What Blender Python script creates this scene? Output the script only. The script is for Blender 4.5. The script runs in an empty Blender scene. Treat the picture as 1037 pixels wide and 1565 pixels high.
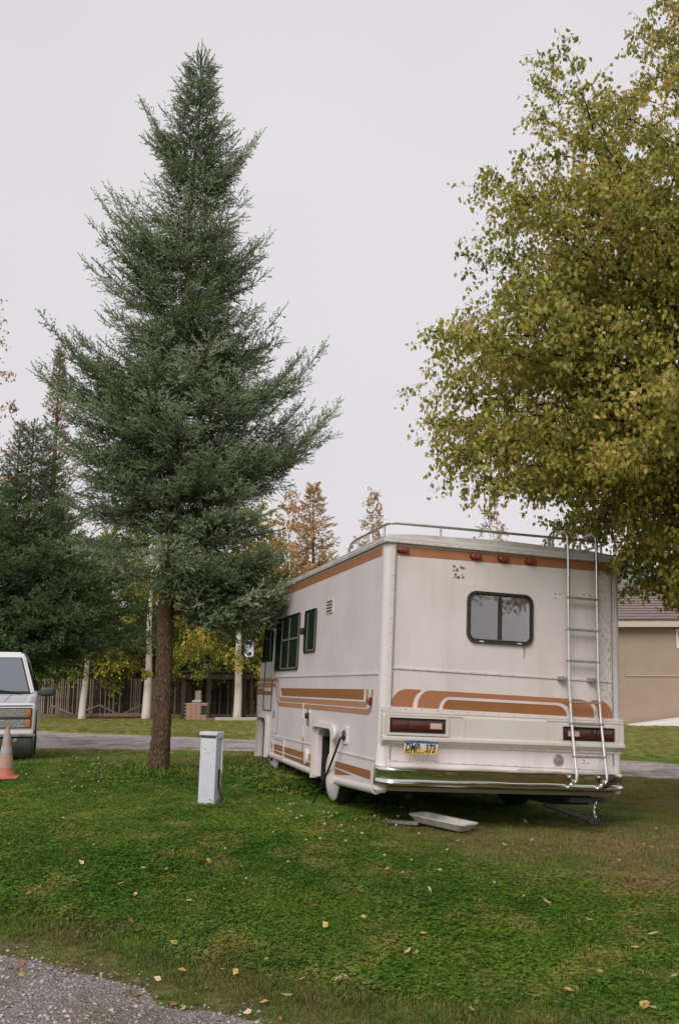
import bpy, bmesh, math, random
import numpy as np
from mathutils import Vector, Matrix, Euler

R = math.radians
scene = bpy.context.scene
col = scene.collection

# ------------------------------------------------------------------ camera
CAM_H = 1.55
PITCH = R(10.82)
cam_d = bpy.data.cameras.new('camera')
cam = bpy.data.objects.new('camera', cam_d)
col.objects.link(cam)
cam.location = (0, 0, CAM_H)
cam.rotation_euler = (R(90) + PITCH, 0, 0)
cam_d.sensor_fit = 'VERTICAL'
cam_d.sensor_height = 36.0
cam_d.sensor_width = 24.0
cam_d.lens = 1400.0 / 1565.0 * 36.0
cam_d.clip_start = 0.05
cam_d.clip_end = 3000
scene.camera = cam

# ------------------------------------------------------------------ world
SUN_DIR = Vector((-0.26, -0.77, 0.66)).normalized()
world = bpy.data.worlds.new('World')
scene.world = world
world.use_nodes = True
wn, wl = world.node_tree.nodes, world.node_tree.links
wn.clear()
wo = wn.new('ShaderNodeOutputWorld')
bg = wn.new('ShaderNodeBackground')
bg.inputs['Strength'].default_value = 0.1
sky = wn.new('ShaderNodeTexSky')
sky.sky_type = 'NISHITA'
sky.sun_disc = False
sky.sun_elevation = math.asin(SUN_DIR.z)
sky.sun_rotation = math.atan2(SUN_DIR.x, SUN_DIR.y)
sky.dust_density = 4.0
tc = wn.new('ShaderNodeTexCoord')
nz = wn.new('ShaderNodeTexNoise')
nz.inputs['Scale'].default_value = 1.3
nz.inputs['Detail'].default_value = 3
cr = wn.new('ShaderNodeValToRGB')
cr.color_ramp.elements[0].position = 0.25
cr.color_ramp.elements[0].color = (4.75, 4.55, 4.73, 1)
cr.color_ramp.elements[1].position = 0.8
cr.color_ramp.elements[1].color = (5.45, 5.25, 5.40, 1)
mx = wn.new('ShaderNodeMix')
mx.data_type = 'RGBA'
mx.inputs[0].default_value = 0.95
wl.new(tc.outputs['Generated'], nz.inputs['Vector'])
wl.new(nz.outputs['Fac'], cr.inputs['Fac'])
wl.new(sky.outputs['Color'], mx.inputs[6])
wl.new(cr.outputs['Color'], mx.inputs[7])
wl.new(mx.outputs[2], bg.inputs['Color'])
wl.new(bg.outputs['Background'], wo.inputs['Surface'])

sun_d = bpy.data.lights.new('sun', 'SUN')
sun_d.energy = 1.5
sun_d.angle = R(35)
sun_d.color = (1.0, 0.96, 0.92)
sun = bpy.data.objects.new('sun', sun_d)
col.objects.link(sun)
sun.rotation_euler = SUN_DIR.to_track_quat('Z', 'Y').to_euler()
sun.location = (-5, -10, 20)

scene.view_settings.view_transform = 'Standard'
scene.view_settings.look = 'None'
scene.view_settings.exposure = 0.60
scene.view_settings.gamma = 1.0
scene.view_settings.use_curve_mapping = False
scene.render.engine = 'CYCLES'
scene.cycles.max_bounces = 8
scene.cycles.transparent_max_bounces = 12

# ------------------------------------------------------------------ pixel helpers (photo pixels -> world points)
F_PX, CX, CY = 1400.0, 518.5, 782.5
def ray(px, py):
    x, y = (px - CX) / F_PX, (py - CY) / F_PX
    c, s = math.cos(PITCH), math.sin(PITCH)
    return Vector((x, c + y * s, s - y * c))
def at(px, py, Y):
    d = ray(px, py)
    t = Y / d.y
    return Vector((d.x * t, Y, CAM_H + d.z * t))

def smooth(t):
    t = np.clip(t, 0, 1)
    return t * t * (3 - 2 * t)
def gz(x, y):
    x = np.asarray(x, float); y = np.asarray(y, float)
    z = 0.36 * smooth((y - 4.3) / 4.4)
    z = z + 0.16 * np.exp(-((x + 3.4) / 2.5) ** 2 - ((y - 12.6) / 2.2) ** 2)
    z = z - 0.045 * np.clip(x - 0.2, 0, 4.0) * smooth((y - 5.5) / 3) * (1 - smooth((y - 15) / 6))
    z = z - 0.14 * smooth((y - 14.5) / 4.5)
    z = z + 0.012 * np.sin(x * 2.1 + y * 0.7) * np.sin(y * 1.7 - x * 0.5) * smooth((y - 4) / 2) * (1 - smooth((y - 15) / 3))
    return z
def ground_at(px, py, dz=0.0):
    d = ray(px, py)
    t = 5.0
    for _ in range(60):
        p = d * t
        h = float(gz(p.x, p.y)) + dz - CAM_H
        t = t * 0.5 + 0.5 * (h / d.z)
    return Vector((d.x * t, d.y * t, CAM_H + d.z * t))

# ------------------------------------------------------------------ materials
def new_mat(name):
    m = bpy.data.materials.new(name)
    m.use_nodes = True
    n = m.node_tree.nodes
    return m, n, m.node_tree.links, n['Principled BSDF']
def simple(name, rgb, rough=0.5, metal=0.0, spec=0.5, noise=0.0, nscale=8.0, bump=0.0, bscale=60.0, coat=0.0):
    m, n, l, b = new_mat(name)
    b.inputs['Base Color'].default_value = (*rgb, 1)
    b.inputs['Roughness'].default_value = rough
    b.inputs['Metallic'].default_value = metal
    b.inputs['Specular IOR Level'].default_value = spec
    b.inputs['Coat Weight'].default_value = coat
    t = n.new('ShaderNodeTexCoord')
    if noise > 0:
        x = n.new('ShaderNodeTexNoise'); x.inputs['Scale'].default_value = nscale; x.inputs['Detail'].default_value = 6
        x.inputs['Roughness'].default_value = 0.65
        l.new(t.outputs['Object'], x.inputs['Vector'])
        r = n.new('ShaderNodeValToRGB')
        r.color_ramp.elements[0].position = 0.3; r.color_ramp.elements[1].position = 0.72
        r.color_ramp.elements[0].color = (*[c * (1 - noise) for c in rgb], 1)
        r.color_ramp.elements[1].color = (*[min(1, c * (1 + noise * 0.5)) for c in rgb], 1)
        l.new(x.outputs['Fac'], r.inputs['Fac']); l.new(r.outputs['Color'], b.inputs['Base Color'])
    if bump > 0:
        x = n.new('ShaderNodeTexNoise'); x.inputs['Scale'].default_value = bscale; x.inputs['Detail'].default_value = 5
        l.new(t.outputs['Object'], x.inputs['Vector'])
        bp = n.new('ShaderNodeBump'); bp.inputs['Strength'].default_value = bump; bp.inputs['Distance'].default_value = 0.01
        l.new(x.outputs['Fac'], bp.inputs['Height']); l.new(bp.outputs['Normal'], b.inputs['Normal'])
    return m

def rgb_mix(n, l, fac, a, b, blend='MIX'):
    x = n.new('ShaderNodeMix'); x.data_type = 'RGBA'; x.blend_type = blend
    for sock, v in ((x.inputs[0], fac), (x.inputs[6], a), (x.inputs[7], b)):
        if isinstance(v, (int, float)): sock.default_value = v
        elif isinstance(v, tuple): sock.default_value = (*v, 1) if len(v) == 3 else v
        else: l.new(v, sock)
    return x.outputs[2]
def noise_fac(n, l, vec, scale, detail=4, lo=0.35, hi=0.65, rough=0.6, dist=0.0):
    x = n.new('ShaderNodeTexNoise'); x.inputs['Scale'].default_value = scale; x.inputs['Detail'].default_value = detail
    x.inputs['Roughness'].default_value = rough; x.inputs['Distortion'].default_value = dist
    l.new(vec, x.inputs['Vector'])
    mr = n.new('ShaderNodeMapRange'); mr.inputs['From Min'].default_value = lo; mr.inputs['From Max'].default_value = hi
    l.new(x.outputs['Fac'], mr.inputs['Value'])
    return mr.outputs['Result']
def scaled(n, l, vec, s):
    mp = n.new('ShaderNodeMapping'); mp.inputs['Scale'].default_value = s
    l.new(vec, mp.inputs['Vector'])
    return mp.outputs['Vector']

def painted_panel(name, rgb, rough=0.42, streak=0.5, mildew=False):
    """weathered painted aluminium: faint vertical runs, grime specks, tiny dents"""
    m, n, l, b = new_mat(name)
    t = n.new('ShaderNodeTexCoord').outputs['Object']
    c = rgb_mix(n, l, noise_fac(n, l, t, 1.6, 5), rgb, tuple(v * f for v, f in zip(rgb, (0.90, 0.885, 0.865))))
    runs = noise_fac(n, l, scaled(n, l, t, (9, 9, 0.5)), 1.0, 4, 0.52, 0.75)
    a = n.new('ShaderNodeMath'); a.operation = 'MULTIPLY'; a.inputs[1].default_value = streak * 0.4
    l.new(runs, a.inputs[0])
    c = rgb_mix(n, l, a.outputs[0], c, tuple(v * f for v, f in zip(rgb, (0.72, 0.67, 0.62))))
    sp = noise_fac(n, l, t, 55, 2, 0.68, 0.74)
    a2 = n.new('ShaderNodeMath'); a2.operation = 'MULTIPLY'; a2.inputs[1].default_value = 0.35
    l.new(sp, a2.inputs[0])
    c = rgb_mix(n, l, a2.outputs[0], c, (0.25, 0.21, 0.17))
    l.new(c, b.inputs['Base Color'])
    if mildew:
        # black mildew specks in a vertical band beside the right corner post, grime under the roof edge
        sep = n.new('ShaderNodeSeparateXYZ'); l.new(t, sep.inputs[0])
        mr = n.new('ShaderNodeMapRange'); mr.inputs['From Min'].default_value = 0.80; mr.inputs['From Max'].default_value = 1.08
        l.new(sep.outputs['X'], mr.inputs['Value'])
        sp2 = noise_fac(n, l, scaled(n, l, t, (60, 60, 22)), 1.0, 3, 0.50, 0.62)
        m2 = n.new('ShaderNodeMath'); m2.operation = 'MULTIPLY'; l.new(mr.outputs[0], m2.inputs[0]); l.new(sp2, m2.inputs[1])
        m3 = n.new('ShaderNodeMath'); m3.operation = 'MULTIPLY'; m3.inputs[1].default_value = 0.7; l.new(m2.outputs[0], m3.inputs[0])
        c = rgb_mix(n, l, m3.outputs[0], c, (0.20, 0.17, 0.14))
        st = noise_fac(n, l, scaled(n, l, t, (5, 5, 0.6)), 1.0, 5, 0.50, 0.72)
        m4 = n.new('ShaderNodeMath'); m4.operation = 'MULTIPLY'; m4.inputs[1].default_value = 0.28; l.new(st, m4.inputs[0])
        c = rgb_mix(n, l, m4.outputs[0], c, (0.42, 0.36, 0.32))
        l.new(c, b.inputs['Base Color'])
    b.inputs['Roughness'].default_value = rough
    b.inputs['Specular IOR Level'].default_value = 0.35
    x = n.new('ShaderNodeTexNoise'); x.inputs['Scale'].default_value = 2.6; x.inputs['Detail'].default_value = 3
    l.new(t, x.inputs['Vector'])
    bp = n.new('ShaderNodeBump'); bp.inputs['Strength'].default_value = 0.25; bp.inputs['Distance'].default_value = 0.02
    l.new(x.outputs['Fac'], bp.inputs['Height']); l.new(bp.outputs['Normal'], b.inputs['Normal'])
    return m

M = {}
M['rv_white'] = painted_panel('rv_white', (0.67, 0.607, 0.625))
M['rv_rear'] = painted_panel('rv_rear_panel', (0.70, 0.632, 0.622), mildew=True)
M['rv_cream'] = painted_panel('rv_cream', (0.63, 0.575, 0.535), 0.35, 0.25)
M['shaded_cream'] = painted_panel('shaded_dirty_cream', (0.30, 0.25, 0.20), 0.5, 0.8)  # dirty cream, its colour darkened to paint in the shade under the bumper
M['rv_trim'] = painted_panel('rv_trim', (0.66, 0.62, 0.61), 0.35, 0.6)
M['rv_roof'] = simple('rv_roof', (0.55, 0.53, 0.51), 0.6, noise=0.35, nscale=6)
M['orange'] = simple('orange_stripe', (0.39, 0.155, 0.072), 0.4, noise=0.14, nscale=5)
M['brown'] = simple('brown_stripe', (0.29, 0.115, 0.035), 0.4, noise=0.14, nscale=5)
M['tan'] = simple('tan_stripe', (0.42, 0.205, 0.115), 0.42, noise=0.14, nscale=5)
M['pale_line'] = simple('pale_line', (0.72, 0.66, 0.60), 0.4, noise=0.1)
M['chrome'] = simple('chrome', (0.78, 0.77, 0.75), 0.09, 1.0, bump=0.12, bscale=7)
M['alu'] = simple('aluminium', (0.72, 0.71, 0.70), 0.3, 1.0, noise=0.15, nscale=12)
M['alu_dull'] = simple('dull_aluminium', (0.48, 0.45, 0.43), 0.42, 0.8, noise=0.3, nscale=18)
M['bronze'] = simple('bronze_frame', (0.055, 0.052, 0.042), 0.38, 0.5, noise=0.3, nscale=20)
M['black'] = simple('black_rubber', (0.014, 0.014, 0.014), 0.7, noise=0.3, nscale=10)
M['under'] = simple('dark_underbody', (0.02, 0.018, 0.015), 0.85, noise=0.4, nscale=6)
M['red_lens'] = simple('red_lens', (0.075, 0.011, 0.009), 0.18, coat=0.5, noise=0.35, nscale=40)
M['marker_red'] = simple('marker_red', (0.23, 0.040, 0.022), 0.3, coat=0.3, noise=0.2, nscale=40)
M['stain'] = simple('water_stain', (0.40, 0.345, 0.32), 0.8, noise=0.3, nscale=20)
M['clear_lens'] = simple('clear_lens', (0.55, 0.42, 0.38), 0.2, noise=0.15, nscale=60)
M['rust'] = simple('rust', (0.30, 0.12, 0.04), 0.9, noise=0.5, nscale=30)
M['dirt'] = simple('grime', (0.18, 0.145, 0.12), 0.9, noise=0.3, nscale=30)
M['white_plastic'] = simple('white_plastic', (0.66, 0.63, 0.60), 0.5, noise=0.12, nscale=9)
M['blind'] = simple('blind_slat', (0.74, 0.69, 0.70), 0.6, noise=0.1)
M['suv_white'] = simple('suv_white', (0.66, 0.645, 0.66), 0.25, coat=0.4, noise=0.08, nscale=4)
M['suv_grey'] = simple('suv_grey_plastic', (0.055, 0.065, 0.06), 0.5, noise=0.2)
M['suv_bumper'] = simple('suv_dark_bumper', (0.035, 0.045, 0.035), 0.4, noise=0.35, nscale=5)
M['amber'] = simple('amber_lens', (0.40, 0.13, 0.03), 0.25, coat=0.3)
M['headlight'] = simple('headlight_lens', (0.33, 0.32, 0.30), 0.12, 0.6, bump=0.6, bscale=45)
M['cone_orange'] = simple('cone_orange', (0.45, 0.14, 0.075), 0.6, noise=0.3, nscale=9)
M['cone_faded'] = simple('cone_faded_orange', (0.42, 0.27, 0.20), 0.65, noise=0.3, nscale=9)
M['cone_band'] = simple('cone_band', (0.34, 0.33, 0.355), 0.5, noise=0.3, nscale=14)
M['post_grey'] = simple('post_grey', (0.55, 0.56, 0.625), 0.5, noise=0.12, nscale=7)
M['sticker'] = simple('sticker', (0.62, 0.60, 0.60), 0.5, noise=0.2, nscale=40)
M['wood_grey'] = simple('weathered_wood', (0.30, 0.25, 0.20), 0.9, noise=0.5, nscale=9)
M['wood_dark'] = simple('dark_wood', (0.05, 0.038, 0.027), 0.9, noise=0.5, nscale=9)
M['wood_brown'] = simple('brown_board', (0.20, 0.13, 0.085), 0.9, noise=0.4, nscale=6)
M['brick'] = simple('brick', (0.40, 0.24, 0.175), 0.9, noise=0.35, nscale=10)
M['mortar'] = simple('mortar', (0.36, 0.30, 0.25), 0.95, noise=0.2)
M['concrete'] = simple('concrete', (0.42, 0.38, 0.35), 0.9, noise=0.25, nscale=7)
M['stucco'] = simple('stucco', (0.345, 0.255, 0.195), 0.95, noise=0.10, nscale=1.5, bump=0.5, bscale=90)
M['fascia'] = simple('fascia', (0.50, 0.43, 0.36), 0.7, noise=0.1)
M['shingle'] = simple('roof_shingle', (0.235, 0.17, 0.16), 0.9, noise=0.35, nscale=14)
M['green_roof'] = simple('green_metal_roof', (0.13, 0.19, 0.165), 0.5, noise=0.15, nscale=2)
M['white_paint'] = simple('white_paint', (0.72, 0.71, 0.69), 0.5, noise=0.08)
M['tray'] = simple('grey_tray', (0.60, 0.56, 0.52), 0.7, noise=0.35, nscale=14)

def glass_mat(name, tint, refl, rough=0.03):
    m, n, l, b = new_mat(name)
    out = n['Material Output']
    tr = n.new('ShaderNodeBsdfTransparent'); tr.inputs['Color'].default_value = (*tint, 1)
    gl = n.new('ShaderNodeBsdfGlossy'); gl.inputs['Roughness'].default_value = rough
    gl.inputs['Color'].default_value = (0.95, 0.95, 0.95, 1)
    fr = n.new('ShaderNodeFresnel'); fr.inputs['IOR'].default_value = refl
    mxs = n.new('ShaderNodeMixShader')
    l.new(fr.outputs[0], mxs.inputs[0]); l.new(tr.outputs[0], mxs.inputs[1]); l.new(gl.outputs[0], mxs.inputs[2])
    l.new(mxs.outputs[0], out.inputs['Surface'])
    return m
M['glass_rear'] = glass_mat('rear_glass', (0.96, 0.95, 0.96), 2.05)
M['glass_dark'] = simple('dark_glass_painted_reflection', (0.016, 0.030, 0.014), 0.25, spec=0.0)  # dark green tree reflection put into the base colour, real reflection off
M['glass_suv'] = simple('windshield_glass', (0.10, 0.115, 0.145), 0.05, spec=1.0, coat=1.0)
M['mirror_face'] = simple('mirror_face', (0.8, 0.8, 0.82), 0.04, 1.0)
M['glass_house'] = simple('house_window_glass', (0.03, 0.035, 0.04), 0.06, spec=0.8)

def bark_mat(name, c1, c2, sx=(7, 7, 1.6), bump=1.0, c3=None):
    m, n, l, b = new_mat(name)
    t = n.new('ShaderNodeTexCoord').outputs['Object']
    v = scaled(n, l, t, sx)
    f = noise_fac(n, l, v, 3.2, 7, 0.36, 0.62, 0.7, 0.6)
    c = rgb_mix(n, l, f, c1, c2)
    c = rgb_mix(n, l, noise_fac(n, l, t, 1.7, 3, 0.5, 0.7), c, c3 or c2)
    l.new(c, b.inputs['Base Color']); b.inputs['Roughness'].default_value = 0.95
    b.inputs['Specular IOR Level'].default_value = 0.1
    bp = n.new('ShaderNodeBump'); bp.inputs['Strength'].default_value = bump; bp.inputs['Distance'].default_value = 0.03
    l.new(f, bp.inputs['Height']); l.new(bp.outputs['Normal'], b.inputs['Normal'])
    return m
M['bark_spruce'] = bark_mat('spruce_bark', (0.040, 0.028, 0.019), (0.32, 0.215, 0.14), (16, 16, 7), 1.0, c3=(0.20, 0.10, 0.06))
M['bark_birch'] = bark_mat('birch_bark', (0.74, 0.68, 0.63), (0.60, 0.53, 0.48), (3, 3, 9), 0.3, c3=(0.40, 0.33, 0.28))
M['bark_dark'] = bark_mat('dark_branch_bark', (0.035, 0.026, 0.018), (0.10, 0.075, 0.05))

def leaf_mat(name, stops, trans=0.25, rough=0.55, spec=0.3):
    """colour of each leaf from its own stored random value 'tint'"""
    m, n, l, b = new_mat(name)
    out = n['Material Output']
    at_ = n.new('ShaderNodeAttribute'); at_.attribute_name = 'tint'
    r = n.new('ShaderNodeValToRGB')
    e = r.color_ramp.elements
    while len(e) < len(stops): e.new(0.5)
    for i, (p, c) in enumerate(stops):
        e[i].position = p; e[i].color = (*c, 1)
    l.new(at_.outputs['Fac'], r.inputs['Fac'])
    l.new(r.outputs['Color'], b.inputs['Base Color'])
    b.inputs['Roughness'].default_value = rough
    b.inputs['Specular IOR Level'].default_value = spec
    if trans > 0:
        tl = n.new('ShaderNodeBsdfTranslucent'); l.new(r.outputs['Color'], tl.inputs['Color'])
        ms = n.new('ShaderNodeMixShader'); ms.inputs[0].default_value = trans
        l.new(b.outputs[0], ms.inputs[1]); l.new(tl.outputs[0], ms.inputs[2])
        l.new(ms.outputs[0], out.inputs['Surface'])
    return m
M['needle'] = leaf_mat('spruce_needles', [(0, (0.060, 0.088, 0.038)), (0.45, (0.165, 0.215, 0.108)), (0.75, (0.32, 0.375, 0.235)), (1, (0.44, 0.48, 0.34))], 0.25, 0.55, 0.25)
M['needle_dark'] = leaf_mat('dark_spruce_needles', [(0, (0.034, 0.064, 0.023)), (0.5, (0.085, 0.14, 0.055)), (1, (0.20, 0.27, 0.13))], 0.22, 0.6, 0.2)
M['needle_rust'] = leaf_mat('rust_cones_and_needles', [(0, (0.08, 0.055, 0.025)), (0.5, (0.21, 0.10, 0.045)), (1, (0.34, 0.16, 0.075))], 0.1, 0.7, 0.2)
M['needle_gold'] = leaf_mat('golden_needles', [(0, (0.16, 0.14, 0.06)), (0.4, (0.44, 0.26, 0.09)), (0.8, (0.60, 0.37, 0.16)), (1, (0.66, 0.43, 0.25))], 0.25, 0.7, 0.2)
M['leaf_birch'] = leaf_mat('birch_leaves', [(0, (0.14, 0.165, 0.028)), (0.40, (0.30, 0.305, 0.052)), (0.72, (0.50, 0.43, 0.095)), (0.93, (0.64, 0.46, 0.14)), (1, (0.56, 0.32, 0.12))], 0.42, 0.45, 0.4)
M['leaf_yellow'] = leaf_mat('yellowing_leaves', [(0, (0.09, 0.12, 0.02)), (0.4, (0.23, 0.235, 0.038)), (0.75, (0.48, 0.38, 0.065)), (1, (0.60, 0.42, 0.10))], 0.3, 0.6, 0.25)
M['leaf_green'] = leaf_mat('green_leaves', [(0, (0.06, 0.09, 0.016)), (0.6, (0.145, 0.18, 0.03)), (1, (0.36, 0.32, 0.065))], 0.28, 0.6, 0.25)
M['leaf_orange'] = leaf_mat('orange_leaves', [(0, (0.24, 0.16, 0.06)), (0.5, (0.48, 0.29, 0.11)), (1, (0.62, 0.40, 0.22))], 0.3, 0.6, 0.25)

def lawn_colour(n, l, pos, blade):
    """lush to dry patches over the lawn (plant colour, not shade)"""
    green = (0.118, 0.205, 0.020); deep = (0.066, 0.150, 0.014); dry = (0.27, 0.205, 0.085); pale = (0.235, 0.235, 0.052)
    c = rgb_mix(n, l, noise_fac(n, l, pos, 0.9, 5, 0.42, 0.58, 0.7), green, deep)
    c = rgb_mix(n, l, noise_fac(n, l, pos, 2.4, 6, 0.50, 0.64, 0.7), c, pale)
    # dry, worn ground to the right of and behind the motorhome
    def field(cx, cy, sx, sy):
        mp = n.new('ShaderNodeMapping'); mp.inputs['Location'].default_value = (-cx / sx, -cy / sy, 0)
        mp.inputs['Scale'].default_value = (1 / sx, 1 / sy, 0)
        l.new(pos, mp.inputs['Vector'])
        ln = n.new('ShaderNodeVectorMath'); ln.operation = 'LENGTH'; l.new(mp.outputs[0], ln.inputs[0])
        mr = n.new('ShaderNodeMapRange'); mr.inputs['From Min'].default_value = 1.25; mr.inputs['From Max'].default_value = 0.35
        l.new(ln.outputs['Value'], mr.inputs['Value'])
        nf = noise_fac(n, l, pos, 2.2, 5, 0.3, 0.62)
        mu = n.new('ShaderNodeMath'); mu.operation = 'MULTIPLY'; l.new(mr.outputs[0], mu.inputs[0]); l.new(nf, mu.inputs[1])
        return mu.outputs[0]
    c = rgb_mix(n, l, field(2.6, 8.2, 2.3, 1.3), c, dry)
    c = rgb_mix(n, l, field(4.6, 12.5, 2.6, 3.8), c, dry)
    c = rgb_mix(n, l, field(2.2, 6.85, 1.0, 0.42), c, dry)
    c = rgb_mix(n, l, field(2.0, 7.9, 1.4, 0.4), c, dry)
    c = rgb_mix(n, l, field(-1.2, 14.5, 3.2, 1.6), c, dry)
    # sparse dry fringe along the gravel
    fr_ = (0.165, 0.145, 0.055) if blade else (0.15, 0.115, 0.065)
    for fx_, fy_, sx_, sy_ in ((-2.2, 5.75, 1.2, .42), (-1.1, 5.25, 0.9, .36), (-0.4, 4.8, .8, .34), (0.5, 4.35, 1.1, .4)):
        c = rgb_mix(n, l, field(fx_, fy_, sx_, sy_), c, fr_)
    # lawn beyond the road, mown and yellowing
    sep = n.new('ShaderNodeSeparateXYZ'); l.new(pos, sep.inputs[0])
    mr = n.new('ShaderNodeMapRange'); mr.inputs['From Min'].default_value = 17.0; mr.inputs['From Max'].default_value = 21.0
    l.new(sep.outputs['Y'], mr.inputs['Value'])
    far = rgb_mix(n, l, noise_fac(n, l, scaled(n, l, pos, (0.5, 1.5, 1)), 0.9, 7, 0.35, 0.68, 0.75), (0.155, 0.19, 0.040), (0.31, 0.265, 0.085))
    c = rgb_mix(n, l, mr.outputs[0], c, far)
    return c

def make_ground_mat():
    m, n, l, b = new_mat('lawn_ground')
    pos = n.new('ShaderNodeNewGeometry').outputs['Position']
    c = lawn_colour(n, l, pos, False)
    f = noise_fac(n, l, pos, 40, 6, 0.35, 0.65, 0.75)
    soil = rgb_mix(n, l, noise_fac(n, l, pos, 6, 5), (0.075, 0.055, 0.032), (0.14, 0.105, 0.065))
    sep = n.new('ShaderNodeSeparateXYZ'); l.new(pos, sep.inputs[0])
    mr = n.new('ShaderNodeMapRange'); mr.inputs['From Min'].default_value = 14; mr.inputs['From Max'].default_value = 22
    mr.inputs['To Min'].default_value = 0.55; mr.inputs['To Max'].default_value = 0.16
    l.new(sep.outputs['Y'], mr.inputs['Value'])
    mu = n.new('ShaderNodeMath'); mu.operation = 'MULTIPLY'; l.new(f, mu.inputs[0]); l.new(mr.outputs[0], mu.inputs[1])
    c = rgb_mix(n, l, mu.outputs[0], c, soil)
    l.new(c, b.inputs['Base Color']); b.inputs['Roughness'].default_value = 1.0; b.inputs['Specular IOR Level'].default_value = 0.05
    x = n.new('ShaderNodeTexNoise'); x.inputs['Scale'].default_value = 22; x.inputs['Detail'].default_value = 6
    l.new(pos, x.inputs['Vector'])
    bp = n.new('ShaderNodeBump'); bp.inputs['Strength'].default_value = 0.8; bp.inputs['Distance'].default_value = 0.04
    l.new(x.outputs['Fac'], bp.inputs['Height']); l.new(bp.outputs['Normal'], b.inputs['Normal'])
    return m
def make_blade_mat(name, mul=1.0):
    m, n, l, b = new_mat(name)
    out = n['Material Output']
    pos = n.new('ShaderNodeNewGeometry').outputs['Position']
    c = lawn_colour(n, l, pos, True)
    oi = n.new('ShaderNodeObjectInfo')
    hs = n.new('ShaderNodeHueSaturation')
    mr = n.new('ShaderNodeMapRange'); mr.inputs['To Min'].default_value = 0.78 * mul; mr.inputs['To Max'].default_value = 1.25 * mul
    l.new(oi.outputs['Random'], mr.inputs['Value']); l.new(mr.outputs[0], hs.inputs['Value'])
    l.new(c, hs.inputs['Color'])
    at_ = n.new('ShaderNodeAttribute'); at_.attribute_name = 'tint'
    c2 = rgb_mix(n, l, at_.outputs['Fac'], hs.outputs['Color'], (0.26, 0.21, 0.09))
    l.new(c2, b.inputs['Base Color']); b.inputs['Roughness'].default_value = 0.6; b.inputs['Specular IOR Level'].default_value = 0.2
    tl = n.new('ShaderNodeBsdfTranslucent'); l.new(c2, tl.inputs['Color'])
    ms = n.new('ShaderNodeMixShader'); ms.inputs[0].default_value = 0.25
    l.new(b.outputs[0], ms.inputs[1]); l.new(tl.outputs[0], ms.inputs[2]); l.new(ms.outputs[0], out.inputs['Surface'])
    return m
M['ground'] = make_ground_mat()
M['blade'] = make_blade_mat('grass_blade')
M['clover'] = make_blade_mat('clover_leaf', 1.1)

def make_gravel_mat(name, a, b_, scale=28):
    m, n, l, b = new_mat(name)
    pos = n.new('ShaderNodeNewGeometry').outputs['Position']
    v = n.new('ShaderNodeTexVoronoi'); v.inputs['Scale'].default_value = scale
    l.new(pos, v.inputs['Vector'])
    sep = n.new('ShaderNodeSeparateColor'); l.new(v.outputs['Color'], sep.inputs[0])
    c = rgb_mix(n, l, sep.outputs[0], a, b_)
    c = rgb_mix(n, l, noise_fac(n, l, pos, 1.2, 5, 0.45, 0.7), c, (0.16, 0.13, 0.09))
    l.new(c, b.inputs['Base Color']); b.inputs['Roughness'].default_value = 0.95; b.inputs['Specular IOR Level'].default_value = 0.15
    bp = n.new('ShaderNodeBump'); bp.inputs['Strength'].default_value = 0.9; bp.inputs['Distance'].default_value = 0.02
    bp.invert = True
    l.new(v.outputs['Distance'], bp.inputs['Height']); l.new(bp.outputs['Normal'], b.inputs['Normal'])
    return m
M['gravel_base'] = make_gravel_mat('gravel_base', (0.17, 0.15, 0.14), (0.34, 0.30, 0.285), 70)
M['road'] = make_gravel_mat('gravel_road', (0.28, 0.245, 0.24), (0.50, 0.44, 0.43), 14)
def pebble_mat():
    m, n, l, b = new_mat('pebble')
    oi = n.new('ShaderNodeObjectInfo')
    r = n.new('ShaderNodeValToRGB')
    e = r.color_ramp.elements
    e[0].color = (0.15, 0.13, 0.125, 1); e[1].color = (0.45, 0.40, 0.385, 1)
    x = e.new(0.6); x.color = (0.25, 0.22, 0.215, 1)
    l.new(oi.outputs['Random'], r.inputs['Fac']); l.new(r.outputs['Color'], b.inputs['Base Color'])
    b.inputs['Roughness'].default_value = 0.9
    return m
M['pebble'] = pebble_mat()

# ------------------------------------------------------------------ mesh helpers
def tag(o, label=None, cat=None, group=None, kind=None):
    if label: o['label'] = label
    if cat: o['category'] = cat
    if group: o['group'] = group
    if kind: o['kind'] = kind
    return o
def empty(name, loc, rz=0.0, label=None, cat=None, group=None):
    o = bpy.data.objects.new(name, None)
    col.objects.link(o)
    o.location = loc; o.rotation_euler = (0, 0, rz); o.empty_display_size = 0.3
    return tag(o, label, cat, group)
def link(name, me, mat=None, parent=None):
    o = bpy.data.objects.new(name, me)
    col.objects.link(o)
    if mat is not None and not me.materials: me.materials.append(mat)
    if parent is not None: o.parent = parent
    return o
def copy_tree(o, parent=None):
    c = o.copy(); col.objects.link(c)
    if parent is not None: c.parent = parent
    for ch in list(o.children): copy_tree(ch, c)
    return c

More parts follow.
